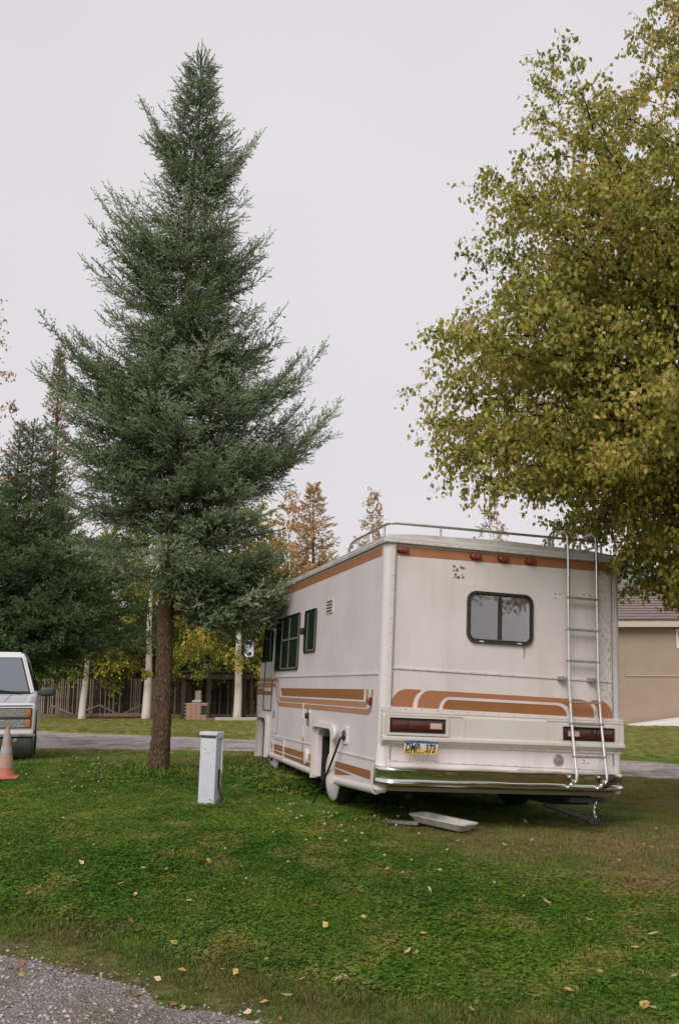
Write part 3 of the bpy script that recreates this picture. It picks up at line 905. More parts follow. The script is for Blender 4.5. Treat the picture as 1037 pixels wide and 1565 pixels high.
for cx_ in (-0.255, 0.12):
    MB().box(cx_ - .022, cx_ + .022, -0.034, -0.0305, Z0 + .008, Z0 + .018).build('weep_vent', M['white_plastic'], win)
st = MB()
for k in range(7):
    a0 = 0.185 + rng.uniform(-.006, .006)
    w_ = .016 * (1 - k / 9)
    st.prism([(a0 - w_, 1.592 - k * .016), (a0 + w_, 1.592 - k * .016), (a0 + w_ * .8, 1.574 - k * .016), (a0 - w_ * .8, 1.574 - k * .016)], 'y', -0.0012, 0.01)
tag(st.build('drip_stain', M['stain'], rv), kind='stuff')

# belt mouldings across the back
def moulding(z0, z1, x0, x1, h=0.018, y=-0.012, screws=16, name='moulding'):
    b = MB().prism([(x0, z0 - h / 2), (x1, z1 - h / 2), (x1, z1 + h / 2), (x0, z0 + h / 2)], 'y', y, 0.004, 0.003).build(name, M['rv_trim'], rv)
    sc = MB()
    for k in range(screws):
        t = (k + .5) / screws
        sc.lathe([(0.0040, y - 0.0028), (0.0040, y + 0.001)], 6, 'y', (x0 + (x1 - x0) * t, 0, z0 + (z1 - z0) * t))
    tag(sc.build('screws', M['bronze'], b), kind='stuff')
moulding(1.335, 1.318, -1.088, 1.09)
moulding(0.988, 0.962, -1.175, 1.175, 0.034, -0.022)
# rear decal (swooping bands), flat film on the panel
def arc(cx, cz, rx, rz, a0, a1, n=8):
    return [(cx + rx * math.cos(R(a0 + (a1 - a0) * k / n)), cz + rz * math.sin(R(a0 + (a1 - a0) * k / n))) for k in range(n + 1)]
zb, zt = 1.008, 1.155
def lower(x): return 1.006 - 0.0115 * (x + 1.1)
def upper(x): return 1.160 - 0.010 * (x + 0.96)
def decal(name, pts, mat): MB().prism(pts, 'y', -E_, 0.01).build(name, mat, rv)
decal('decal_band', [(-1.083, lower(-1.083))] + arc(-0.935, 1.03, 0.145, 0.129, 180, 90)[1:] + [(-0.815, upper(-.815))] + arc(-0.79, 1.02, 0.095, 0.13, 95, 175)[1:] + [(-0.885, lower(-.885))], M['orange'])
mid = [(-0.843, lower(-.843))] + arc(-0.72, 1.02, 0.12, 0.137, 175, 95)[:-1] + [(-0.71, upper(-.71)), (0.765, upper(.765))] + arc(0.76, 1.02, 0.135, 0.12, 85, 5) + [(0.897, lower(.897)), (0.668, lower(.668))]
mid += arc(0.52, 1.0, 0.145, 0.104, 10, 85) + [(0.50, 1.105), (-0.53, 1.113)] + arc(-0.535, 1.005, 0.104, 0.108, 95, 172) + [(-0.643, lower(-.643))]
decal('decal_band', mid, M['orange'])
decal('decal_core', [(-0.605, lower(-.605))] + arc(-0.535, 1.0, 0.068, 0.085, 165, 95) + [(0.50, 1.080)] + arc(0.50, 0.99, 0.115, 0.09, 85, 10) + [(0.617, lower(.617))], M['brown'])
decal('decal_band', [(0.94, lower(.94))] + arc(0.80, 1.02, 0.138, 0.122, 5, 62) + [(0.872, upper(.872)), (0.945, upper(.945))] + arc(0.945, 1.02, 0.14, 0.120, 85, 5) + [(1.085, lower(1.085))], M['orange'])

# moulded rear band with the lamp recesses
band = MB().prism([(-0.045, 0.955), (-0.062, 0.93), (-0.062, 0.765), (-0.085, 0.745), (-0.085, 0.725), (-0.03, 0.690), (0.02, 0.690), (0.02, 0.955)], 'x', -1.172, 1.172, 0.01).build('rear_band', M['rv_cream'], rv)
MB().box(-1.172, 1.172, -0.052, -0.035, 0.953, 0.970, 0.004).build('top_lip', M['rv_cream'], band)
for s, xa, xb, z_a, z_b in ((-1, -1.115, -0.602, 0.790, 0.912), (1, 0.535, 1.068, 0.772, 0.893)):
    # raised rounded surround towards the middle, white bezel, lamp
    x_in = -0.42 if s < 0 else 0.36
    sx0, sx1 = (-1.165, x_in) if s < 0 else (x_in, 1.165)
    sf = MB(); ring_frame(sf, rrect(sx0, sx1, 0.750, 0.945, 0.03, 4), rrect(sx0 + .010, sx1 - .010, 0.760, 0.935, 0.024, 4), 'y', -0.068, -0.058)
    sf.build('recess_edge', M['rv_cream'], band)
    lamp = MB(); ring_frame(lamp, rrect(xa - .028, xb + .028, z_a - .022, z_b + .02, 0.006, 2), rrect(xa - .002, xb + .002, z_a - .002, z_b + .002, 0.004, 2), 'y', -0.078, -0.058)
    lamp = lamp.build('tail_light', M['rv_cream'], rv)
    MB().box(xa, xb, -0.0655, -0.0605, z_a, z_b).build('lamp_housing', M['black'], lamp)
    w = xb - xa
    rev_out = s < 0
    segs = [(0.04, 0.33), (0.334, 0.66), (0.664, 0.96)] if s < 0 else [(0.04, 0.32), (0.324, 0.64), (0.644, 0.96)]
    for q, (a, b) in enumerate(segs):
        MB().box(xa + w * a, xa + w * b, -0.074, -0.0658, z_a + .018, z_b - .018, 0.004).build('lens', M['red_lens'], lamp, True)
    a = 0.72 if s < 0 else 0.10
    MB().box(xa + w * a, xa + w * (a + .21), -0.078, -0.0745, z_a + .038, z_b - .036, 0.002).build('reverse_lens', M['clear_lens'], lamp)
moulding(0.690, 0.676, -1.17, 1.17, 0.022, -0.02, 18)
moulding(0.555, 0.520, -1.09, 1.05, 0.012, -0.010, 17)
for x_ in (-1.095, 1.0, 1.06):
    MB().box(x_ - .008, x_ + .008, -0.014, 0.004, 0.46, 0.672).build('trim_strip', M['rv_trim'], rv)
MB().box(-1.165, 1.165, 0.0005, 0.05, 0.36, 0.52).build('lower_panel', M['rv_white'], rv)
fc = MB().lathe([(0.052, -0.004), (0.052, -0.012), (0.044, -0.016), (0.030, -0.014), (0.026, -0.022), (0.010, -0.024)], 22, 'y', (0.525, 0, 0.596)).build('fuel_cap', M['alu_dull'], rv, True)
MB().box(0.497, 0.553, -0.029, -0.0245, 0.590, 0.602).build('handle', M['alu_dull'], fc)
MB().prism([(-0.36, .498), (-0.18, .490), (-0.18, .527), (-0.36, .535)], 'y', -0.006, 0.004, 0.002).build('patch_plate', M['rv_cream'], rv)
MB().prism([(0.13, .505), (0.31, .503), (0.28, .480), (0.16, .482)], 'y', -0.03, 0.004, 0.002).build('plate_lamp', M['alu_dull'], rv)
dots = MB()
for x_, z_ in ((0.79, .575), (0.83, .573), (0.79, .60), (0.50, 2.10), (0.50, 2.06), (0.55, 2.105), (0.80, 2.115), (0.86, 2.112), (0.50, 1.325), (0.88, 1.31)):
    dots.lathe([(0.007, -0.002), (0.006, 0.006)], 6, 'y', (x_, 0, z_))
tag(dots.build('screw_holes', M['black'], rv), kind='stuff')

# licence plate
def text_part(name, body, size, mat, parent, loc, shear=0.0, sx=1.0, extrude=0.0006, rotz=0.0):
    cu = bpy.data.curves.new(name + '_font', 'FONT')
    cu.body = body; cu.size = size; cu.align_x = 'CENTER'; cu.align_y = 'CENTER'; cu.shear = shear; cu.extrude = extrude; cu.offset = 0.0022; cu.resolution_u = 3
    tmp = bpy.data.objects.new('tmp', cu); col.objects.link(tmp)
    dg = bpy.context.evaluated_depsgraph_get()
    me = bpy.data.meshes.new_from_object(tmp.evaluated_get(dg))
    bpy.data.objects.remove(tmp); bpy.data.curves.remove(cu)
    me.materials.clear()
    mtx = Matrix.Translation(loc) @ Matrix.Rotation(rotz, 4, 'Y') @ Matrix.Rotation(R(90), 4, 'X') @ Matrix.Diagonal((sx, 1, 1, 1))
    me.transform(mtx)
    return link(name, me, mat, parent)
def plate_mat():
    m, n, l, b = new_mat('licence_plate')
    t = n.new('ShaderNodeTexCoord').outputs['Object']
    sep = n.new('ShaderNodeSeparateXYZ'); l.new(t, sep.inputs[0])
    mr = n.new('ShaderNodeMapRange'); mr.inputs['From Min'].default_value = 0.615; mr.inputs['From Max'].default_value = 0.727
    l.new(sep.outputs['Z'], mr.inputs['Value'])
    ad = n.new('ShaderNodeMath'); ad.operation = 'ADD'
    nf = noise_fac(n, l, scaled(n, l, t, (30, 30, 8)), 1.0, 3, 0.3, 0.7)
    mu = n.new('ShaderNodeMath'); mu.operation = 'MULTIPLY_ADD'; mu.inputs[1].default_value = 0.12; mu.inputs[2].default_value = -0.06
    l.new(nf, mu.inputs[0]); l.new(mr.outputs[0], ad.inputs[0]); l.new(mu.outputs[0], ad.inputs[1])
    r = n.new('ShaderNodeValToRGB'); e = r.color_ramp.elements
    cols = [(0.0, (0.56, 0.38, 0.09)), (0.45, (0.62, 0.48, 0.22)), (0.66, (0.60, 0.56, 0.50)), (0.76, (0.52, 0.52, 0.55)), (0.80, (0.05, 0.09, 0.24)), (1, (0.05, 0.10, 0.27))]
    while len(e) < len(cols): e.new(0.5)
    for i, (p, c) in enumerate(cols): e[i].position = p; e[i].color = (*c, 1)
    l.new(ad.outputs[0], r.inputs['Fac']); l.new(r.outputs['Color'], b.inputs['Base Color']); b.inputs['Roughness'].default_value = 0.45
    return m
M['plate'] = plate_mat()
PR = R(1.2)
pl = MB().prism([(-0.985, .728), (-0.83, .730), (-0.680, .722), (-0.685, .66), (-0.694, .609), (-0.84, .614), (-0.998, .618), (-0.992, .67)], 'y', -0.108, -0.105, 0.001).build('licence_plate', M['plate'], rv)
text_part('plate_text', 'DMP', 0.092, M['black'], pl, (-0.922, -0.1092, 0.666), 0.22, 0.66, rotz=PR)
text_part('plate_text', '373', 0.092, M['black'], pl, (-0.757, -0.1092, 0.661), 0.22, 0.68, rotz=PR)
bear = MB().prism([(-0.862, .690), (-0.851, .700), (-0.842, .688), (-0.846, .672), (-0.838, .655), (-0.850, .640), (-0.866, .648), (-0.858, .662)], 'y', -0.1092, -0.1079)
bear.build('plate_emblem', simple('plate_emblem_print', (0.40, 0.28, 0.10), 0.6), pl)
lt = MB()
for k in range(8):
    x_ = -0.975 + 0.020 * k + (0.012 if k > 2 else 0)
    lt.box(x_, x_ + 0.011, -0.1086, -0.1079, 0.6225, 0.6225 + 0.009 + 0.004 * (k % 2))
lt.box(-0.775, -0.763, -0.1086, -0.1079, .620, .632)
tag(lt.build('plate_small_print', M['black'], pl), kind='stuff')
bo = MB()
for x_, z_ in ((-0.96, .716), (-0.715, .710)): bo.lathe([(0.007, -0.112), (0.007, -0.1078)], 8, 'y', (x_, 0, z_))
tag(bo.build('plate_bolts', M['alu_dull'], pl), kind='stuff')

# chrome bumper, swept along a path that wraps to the corners
bprof = [(0.02, 0.512), (-0.13, 0.506), (-0.168, 0.500), (-0.178, 0.486), (-0.172, 0.470), (-0.150, 0.412), (-0.152, 0.402), (-0.182, 0.394), (-0.190, 0.381), (-0.180, 0.366), (-0.150, 0.358), (-0.02, 0.352), (0.02, 0.352)]
def sweep(prof, path, name, mat, parent):
    """path: (x, k, dz): section offset k scales its outward reach"""
    bm = bmesh.new(); rings = []
    for x_, k, dz in path:
        rings.append([bm.verts.new((x_ + 0.0, 0.02 + (y - 0.02) * k, z_ + dz)) for y, z_ in prof])
    n = len(prof)
    for A, B in zip(rings, rings[1:]):
        for i in range(n):
            bm.faces.new((A[i], A[(i + 1) % n], B[(i + 1) % n], B[i]))
    bm.faces.new(rings[0]); bm.faces.new(rings[-1][::-1])
    m = MB(); m.bm.free(); m.bm = bm
    return m.build(name, mat, parent, True, 50)
bpath = [(-1.215, 0.1, 0), (-1.212, 0.3, 0), (-1.195, 0.55, 0), (-1.16, 0.78, 0), (-1.11, 0.93, 0), (-1.04, 1.0, 0)] + [(-1.04 + 2.04 * k / 12, 1.0 + 0.02 * math.sin(k * 2.2), -0.012 * k / 12 + 0.003 * math.sin(k * 1.7)) for k in range(1, 13)] + [(1.06, 0.93, -.012), (1.105, 0.75, -.012), (1.135, 0.5, -.012), (1.15, 0.1, -.012)]
bumper = sweep(bprof, bpath, 'rear_bumper', M['chrome'], rv)
sk = [(0.02, 0.350), (-0.04, 0.347), (-0.055, 0.335), (-0.045, 0.305), (0.02, 0.298)]
sweep(sk, [(-1.10, .7, 0), (-1.0, 1, 0), (1.0, 1, -.012), (1.075, .9, -.012), (1.10, .5, -.012)], 'bumper_valance', M['shaded_cream'], bumper)
MB().prism([(0.83, .372), (1.02, .452), (1.06, .446), (0.87, .362)], 'y', -0.192, -0.178, 0.003).build('bumper_strap', M['black'], bumper)

# ladder
def ladder():
    lad = empty('ladder', (0, 0, 0)); lad.parent = rv
    ys = lambda z: -0.075 - 0.075 * max(0, (1.0 - z)) if z < 1.0 else -0.075
    for q, x_ in enumerate((0.588, 0.888)):
        pts = []
        for k in range(5): pts.append((x_, -0.185 + 0.012 * k, 0.408 + .012 * abs(k - 1)))
        pts = [(x_ - .028, -0.20, 0.420), (x_ - .012, -0.215, 0.416), (x_ + .0, -0.222, 0.437), (x_, -0.215, 0.49), (x_, -0.19, 0.60), (x_, -0.13, 0.95), (x_, -0.090, 1.30), (x_, -0.085, 1.8), (x_, -0.085, 2.45), (x_, -0.082, 2.62), (x_, -0.06, 2.672), (x_, -0.005, 2.700), (x_ - .005, 0.10, 2.690), (x_ - .008, 0.165, 2.672), (x_ - .01, 0.195, 2.63), (x_ - .01, 0.20, 2.52)]
        r_ = MB().tube(pts, 0.0135, 10).build('rail', M['alu'], lad, True)
        MB().lathe([(0.026, 0), (0.026, .012), (0.016, .02)], 12, 'z', (x_ - .01, 0.20, 2.52)).build('foot', M['alu_dull'], r_, True)
        MB().box(x_ - .05, x_ - .012, -0.222, -0.182, 0.400, 0.446, 0.008).build('bracket', M['chrome'], r_)
    for z_, y_ in ((2.065, -.085), (1.772, -.086), (1.485, -.087), (1.115, -.110), (0.925, -.135), (0.640, -.183)):
        MB().box(0.566, 0.912, y_ - .014, y_ + .016, z_ - .011, z_ + .010, 0.005).build('rung', M['alu_dull'], lad)
    for x_ in (0.55, 0.855):
        for z_ in (1.325,):
            MB().box(x_ - .035, x_ + .03, -0.075, 0.0, z_ - .018, z_ + .016, 0.005).build('standoff', M['alu_dull'], lad)
    return lad
ladder()

# roof rack
rk = empty('roof_rack', (0, 0, 0)); rk.parent = rv
rail = [(-1.155, 1.26, 2.50), (-1.155, 1.235, 2.56), (-1.155, 1.18, 2.60), (-1.155, 1.05, 2.615), (-1.155, 0.10, 2.620), (-1.135, 0.035, 2.622), (-1.08, 0.015, 2.624), (-0.5, 0.015, 2.63), (0.3, 0.015, 2.635), (1.02, 0.015, 2.64), (1.09, 0.035, 2.64), (1.11, 0.10, 2.64), (1.11, 1.05, 2.63), (1.11, 1.2, 2.6), (1.11, 1.26, 2.50)]
MB().tube(rail, 0.0125, 8).build('rail', M['alu_dull'], rk, True)
for x_, y_ in ((-1.155, 0.14), (-1.155, 0.62), (-1.155, 0.92), (-0.655, 0.015), (-0.065, 0.015), (0.44, 0.015), (1.00, 0.015), (1.11, .62)):
    p = MB().tube([(x_, y_, 2.505), (x_, y_, 2.63)], 0.011, 8).build('post', M['alu_dull'], rk, True)
    MB().lathe([(0.026, 2.505), (0.024, 2.520), (0.014, 2.53)], 12, 'z', (x_, y_, 0)).build('foot', M['alu_dull'], p, True)

# roof fittings
an = MB().tube([(0.25, 1.0, 2.53), (0.25, 1.0, 2.74)], 0.030, 10).build('antenna_mast', M['rv_trim'], rv, True)
MB().tube([(0.06, 0.99, 2.70), (0.33, 1.01, 2.715)], 0.014, 8).build('antenna_arm', M['bronze'], an, True)
MB().box(0.05, 0.14, 0.965, 1.015, 2.69, 2.715, 0.006).build('grip', M['bronze'], an)
vt = MB().box(0.62, 0.86, 0.7, 0.94, 2.535, 2.565, 0.01).build('roof_vent', M['rv_trim'], rv)
for x_ in (.68, .76): MB().tube([(x_, .8, 2.565), (x_, .8, 2.63)], 0.012, 8).build('pipe', M['alu_dull'], vt, True)

# ------------------------------------------------------------ left side
X0 = -HW
def sprism(name, pts, mat, proud=E_, parent=rv, bevel=0.0):
    """pts (y,z) flat piece on the left wall"""
    return MB().prism(pts, 'x', X0 - proud, X0 + 0.01, bevel).build(name, mat, parent)
sprism('side_stripe', [(0.10, 2.335), (4.95, 2.335), (4.95, 2.412), (0.10, 2.412)], M['orange'])
sprism('side_moulding', [(0.08, 1.274), (4.46, 1.280), (4.46, 1.294), (0.08, 1.290)], M['rv_trim'], 0.009)
sprism('side_moulding', [(0.08, 0.538), (1.33, 0.536), (1.33, 0.550), (0.08, 0.552)], M['rv_trim'], 0.008)
sprism('side_moulding', [(2.12, 0.538), (4.40, 0.536), (4.40, 0.550), (2.12, 0.552)], M['rv_trim'], 0.008)
sprism('stripe_dark', [(0.49, 1.052), (3.88, 1.054), (3.98, 1.146), (0.48, 1.144)], M['brown'])
def path_band(name, c, w, mat):
    """band of width w along polyline c, mitred"""
    L, Rr = [], []
    for i, p in enumerate(c):
        p = Vector(p); a = (p - Vector(c[i - 1])).normalized() if i else None; b = (Vector(c[i + 1]) - p).normalized() if i < len(c) - 1 else None
        n1 = Vector((-a.y, a.x)) if a else None; n2 = Vector((-b.y, b.x)) if b else None
        n_ = (n1 + n2).normalized() if a and b else (n1 or n2)
        k = 1 / max(0.4, n_.dot(n1)) if a and b else 1
        L.append(tuple(p + n_ * w / 2 * k)); Rr.append(tuple(p - n_ * w / 2 * k))
    sprism(name, L + Rr[::-1], mat)
c2 = [(0.375, 1.145), (0.385, 1.04), (0.42, 1.008), (3.98, 1.008), (4.05, 1.04), (4.16, 1.225), (4.22, 1.255), (4.47, 1.255)]
c3 = [(0.235, 1.145), (0.245, 1.02), (0.27, 0.965), (0.35, 0.945), (4.04, 0.945), (4.14, 0.985), (4.25, 1.155), (4.31, 1.185), (4.47, 1.185)]
path_band('stripe_tan', c2, 0.050, M['tan'])
path_band('stripe_tan', c3, 0.050, M['tan'])
sprism('stripe_tan', [(4.50, 1.228), (5.42, 1.228), (5.40, 1.281), (4.50, 1.281)], M['tan'])
sprism('stripe_tan', [(4.50, 1.152), (5.45, 1.152), (5.43, 1.214), (4.50, 1.214)], M['tan'])
sprism('stripe_dark', [(4.50, 1.052), (5.49, 1.052), (5.46, 1.138), (4.50, 1.138)], M['brown'])
sprism('lower_stripe', [(2.28, 0.372), (4.33, 0.378), (4.33, 0.445), (2.26, 0.441)], M['brown'])
sprism('lower_stripe', [(2.30, 0.306), (4.30, 0.335), (4.30, 0.364), (2.30, 0.352)], M['brown'])
sprism('lower_stripe', [(0.21, 0.372), (1.33, 0.388), (1.33, 0.445), (0.21, 0.447)], M['brown'])
sprism('lower_stripe', [(0.75, 0.362), (1.33, 0.315), (1.33, 0.374)], M['brown'])
# rounded sill tubes along the bottom edge
for a, b, z0, z1 in ((0.12, 1.36, 0.300, 0.262), (2.10, 4.40, 0.262, 0.295)):
    MB().tube([(X0 + .03, a, z0), (X0 + .03, b, z1)], 0.045, 12).build('sill', M['rv_trim'], rv, True)

# wheel arches: flared surround and deep return
def wheel_arch(y0, y1, zt, zb0, zb1):
    
    o = [(y0, zb0)] + arc(y0 + .12, zt - .10, .12, .10, 180, 90, 5) + arc(y1 - .12, zt - .10, .12, .10, 90, 0, 5) + [(y1, zb1)]
    i = [(y0 + .05, zb0)] + arc(y0 + .13, zt - .13, .08, .08, 180, 90, 5) + arc(y1 - .13, zt - .13, .08, .08, 90, 0, 5) + [(y1 - .05, zb1)]
    bm = bmesh.new()
    def lay(pts, x): return [bm.verts.new((x, p[0], p[1])) for p in pts]
    A, B = lay(o, X0 + .005), lay(o, X0 - .03)
    C, D = lay(i, X0 - .05), lay(i, X0 + .045)
    for P_, Q in ((A, B), (B, C), (C, D)):
        for k in range(len(P_) - 1): bm.faces.new((P_[k], P_[k + 1], Q[k + 1], Q[k]))
    m = MB(); m.bm.free(); m.bm = bm
    return m.build('wheel_arch', M['rv_cream'], rv, True, 35)
wheel_arch(1.33, 2.16, 0.80, 0.23, 0.215)
wheel_arch(4.55, 5.25, 0.80, 0.25, 0.215)
for y0, y1, zt_ in ((1.405, 2.055, .655), (4.625, 5.185, .675)):
    MB().box(-1.125, 1.125, y0, y0 + .006, .2, zt_).box(-1.125, 1.125, y1 - .006, y1, .2, zt_).box(-1.125, 1.125, y0 + .006, y1 - .006, zt_ - .006, zt_).box(-.80, .80, y0 + .05, y1 - .05, .28, zt_ - .02).build('arch_liner', M['under'], rv)
def rv_wheel(x, y, cover=True):
    w = MB().lathe([(0.20, -.11), (0.275, -.105), (0.298, -.07), (0.305, 0), (0.298, .07), (0.275, .105), (0.20, .11)], 28, 'x', (x, y, 0.305)).build('wheel', M['black'], rv, True)
    s = -1 if x < 0 else 1
    xo = s * 0.112
    if cover:
        MB().lathe([(0.03, xo + s * .03), (0.14, xo + s * .026), (0.235, xo + s * .012), (0.262, xo - s * .01), (0.262, xo - s * .03)], 28, 'x', (x, y, 0.285)).build('wheel_cover', M['white_plastic'], w, True)
    return w
rv_wheel(-0.97, 1.75); rv_wheel(-0.95, 4.68); rv_wheel(0.97, 1.75); rv_wheel(0.95, 4.68)

# side windows: big three-part window, small window
def side_window(name, y0, y1, z0, z1, vbars, hbars, r=0.05):
    f = MB(); ring_frame(f, rrect(y0, y1, z0, z1, r, 4), rrect(y0 + .018, y1 - .018, z0 + .016, z1 - .016, r * .7, 4), 'x', X0 - .014, X0 + .002)
    w = f.build(name, M['bronze'], rv)
    MB().prism(rrect(y0 + .02, y1 - .02, z0 + .015, z1 - .015, r * .7, 4), 'x', X0 - .008, X0 - .004).build('pane', M['glass_dark'], w)
    for yb, za, zb_, t in vbars:
        MB().box(X0 - .018, X0 - .0085, yb - t / 2, yb + t / 2, za, zb_).build('mullion', M['alu_dull'], w)
    for zb_, ya, yb, t in hbars:
        MB().box(X0 - .020, X0 - .0085, ya, yb, zb_ - t / 2, zb_ + t / 2).build('mullion', M['alu_dull'], w)
    return w
side_window('side_window', 3.10, 4.40, 1.36, 2.05, [(4.03, 1.40, 2.01, .022), (3.62, 1.40, 2.01, .012), (3.135, 1.385, 2.02, .02)], [(1.745, 3.165, 4.01, .026), (1.388, 3.17, 4.01, .014)])
side_window('side_window', 2.32, 2.86, 1.545, 2.04, [(2.70, 1.58, 2.0, .012), (2.346, 1.57, 2.01, .016)], [(1.570, 2.365, 2.69, .014)])
MB().box(X0 - .06, X0 - .021, 2.80, 2.86, 1.76, 1.84, 0.012).build('window_crank', M['black'], rv)
# furnace/fridge louvre
vn = MB().box(X0 - .010, X0 + .005, 1.66, 1.91, 1.935, 2.09, 0.003).build('side_vent', M['rv_cream'], rv)
for k in range(4):
    MB().box(X0 - .014, X0 - .0105, 1.68, 1.89, 1.955 + k * .033, 1.967 + k * .033).build('slot', M['black'], vn)
# cab door with window, mirror
dr = MB(); ring_frame(dr, rrect(4.49, 5.03, 0.845, 2.10, 0.05, 4), rrect(4.502, 5.018, 0.857, 2.088, 0.045, 4), 'x', X0 - .010, X0 + .002)
dr = dr.build('cab_door', M['bronze'], rv)
MB().prism(rrect(4.55, 4.97, 1.50, 2.06, 0.05, 4), 'x', X0 - .012, X0 + .002).build('pane', M['glass_dark'], dr)
MB().box(X0 - .016, X0 - .0125, 4.70, 4.72, 1.52, 2.04).build('mullion', M['alu'], dr)
MB().box(X0 - .014, X0 - .0040, 4.56, 4.98, 1.10, 1.145, 0.004).build('handle', M['white_plastic'], dr)
MB().prism([(5.06, 1.50), (5.30, 1.50), (5.18, 2.02), (5.06, 2.06)], 'x', X0 - .012, X0 + .002).build('quarter_pane', M['glass_dark'], rv)
MB().box(X0 - .03, X0 + .002, 4.405, 4.465, 1.25, 2.36, 0.012).build('door_rail', M['alu_dull'], rv)
MB().prism([(5.26, 1.98), (5.50, 1.33), (5.44, 1.31), (5.215, 1.96)], 'x', -1.10, 1.10).build('windshield', M['glass_dark'], rv)
mi = MB().tube([(X0 + .02, 5.25, 1.52), (X0 - .12, 5.25, 1.62), (X0 - .155, 5.25, 1.68)], 0.010, 8).build('wing_mirror', M['bronze'], rv, True)
MB().prism(rrect(X0 - .285, X0 - .145, 1.555, 1.80, 0.045, 5), 'y', 5.20, 5.26, 0.015).build('mirror_shell', M['bronze'], mi, True)
MB().prism(rrect(X0 - .278, X0 - .152, 1.562, 1.793, 0.042, 5), 'y', 5.196, 5.1995).build('mirror_glass', M['mirror_face'], mi)
for o_m in list(mi.children):
    for v in o_m.data.vertices: v.co.y += (v.co.z - 1.68) * 0.05 - (v.co.x - (X0 - .215)) * 0.15
MB().lathe([(0.028, 5.182), (0.022, 5.176)], 14, 'y', (X0 - .205, 0, 1.61)).build('spot_mirror', M['alu_dull'], mi)
# service door seam, hatch, locks, caps
for y0, y1, z0, z1 in ((4.06, 4.066, 0.57, 0.92), (4.06, 4.40, 0.568, 0.573)):
    MB().box(X0 - .003, X0 + .002, y0, y1, z0, z1).build('panel_seam', M['bronze'], rv)
hf = MB(); ring_frame(hf, rrect(3.60, 4.22, 0.295, 0.530, 0.03, 3), rrect(3.62, 4.20, 0.313, 0.512, 0.022, 3), 'x', X0 - .014, X0 + .002)
hf.build('service_hatch', M['rv_trim'], rv)
MB().box(X0 - .012, X0 + .002, 2.71, 2.745, 0.80, 0.985, 0.004).build('hinge', M['rv_cream'], rv)
MB().box(X0 - .012, X0 + .002, 2.67, 2.700, 0.60, 0.72, 0.004).build('hinge', M['rv_cream'], rv)
MB().prism([(2.66, 0.25), (2.70, 0.25), (2.685, 0.60), (2.67, 0.60)], 'x', X0 - .0052, X0 + .002).build('rust_streak', M['rust'], rv)
lk = MB().prism(rrect(2.42, 2.52, 0.735, 0.925, 0.045, 5), 'x', X0 - .012, X0 + .002, 0.004).build('lock_plate', M['alu'], rv)
MB().lathe([(0.032, X0 - .040), (0.032, X0 - .0125)], 12, 'x', (0, 2.475, 0.845)).build('latch', M['black'], lk)
MB().prism(rrect(2.38, 2.52, 0.325, 0.495, 0.065, 5), 'x', X0 - .03, X0 + .002, 0.01).build('water_inlet', M['white_plastic'], rv, True)
MB().box(X0 - .012, X0 + .002, 4.24, 4.32, 0.765, 0.865, 0.003).build('side_reflector', M['alu_dull'], rv)
ml = MB().box(X0 - .010, X0 + .002, 0.235, 0.305, 1.005, 1.075, 0.003).build('marker_light', M['bronze'], rv)
MB().box(X0 - .035, X0 - .0105, 0.245, 0.295, 1.012, 1.068, 0.01).build('lens', M['marker_red'], ml, True)
pw = MB().prism(rrect(0.92, 1.09, 0.625, 0.795, 0.02, 4), 'x', X0 - .016, X0 + .002, 0.003).build('power_inlet', M['white_plastic'], rv)
MB().lathe([(0.045, X0 - .030), (0.052, X0 - .0165)], 16, 'x', (0, 1.005, 0.705)).build('socket', M['bronze'], pw)
MB().lathe([(0.060, X0 - .075), (0.066, X0 - .070), (0.066, X0 - .052), (0.05, X0 - .045)], 18, 'x', (0, 1.17, 0.705)).build('inlet_lid', M['white_plastic'], pw, True).matrix_local = Matrix.Translation((0, 0.07, 0))
# underbody
un = MB().box(-0.62, 0.62, 0.3, 5.0, 0.30, 0.50).box(-1.08, 1.08, 0.08, 1.36, 0.33, 0.60).box(-1.08, 1.08, 2.12, 4.5, 0.33, 0.60).box(-0.8, 0.8, 1.36, 2.12, 0.3, 0.7).build('chassis', M['under'], rv)
MB().tube([(-0.95, 1.75, .30), (0.95, 1.75, .30)], 0.05, 10).lathe([(0.05, 1.62), (0.14, 1.68), (0.14, 1.82), (0.05, 1.88)], 14, 'y', (0, 0, .30)).build('axle', M['under'], rv, True)
MB().tube([(-0.75, 1.2, .27), (-0.78, .5, .25), (-0.80, 0.25, .235)], 0.03, 10).build('exhaust_pipe', M['under'], rv, True)
MB().box(0.55, 1.02, 0.25, 0.70, 0.18, 0.33, 0.03).build('holding_tank', M['under'], rv)
hp = MB().tube([(0.40, .04, .21), (0.58, -.03, .155), (0.80, -.10, .085)], 0.021, 8).build('tow_bar', M['under'], rv, True)
MB().box(0.76, 0.86, -.15, -.05, 0.055, 0.115, 0.01).build('coupler', M['under'], hp)
MB().box(0.60, 0.95, -.09, 0.02, 0.235, 0.275, 0.006).build('hitch_bracket', M['under'], hp)
ch = MB()
for k in range(7):
    z_ = 0.235 - k * 0.021; x_ = 0.86 - 0.02 * math.sin(k * .5)
    pts = [(x_ + .010 * math.cos(a) * (1 if k % 2 else .3), -.08 + .010 * math.cos(a) * (.3 if k % 2 else 1), z_ + .016 * math.sin(a)) for a in [j * math.pi / 4 for j in range(8)]]
    ch.tube(pts, 0.005, 5, closed=True)
tag(ch.build('chain', M['alu_dull'], hp), kind='stuff')

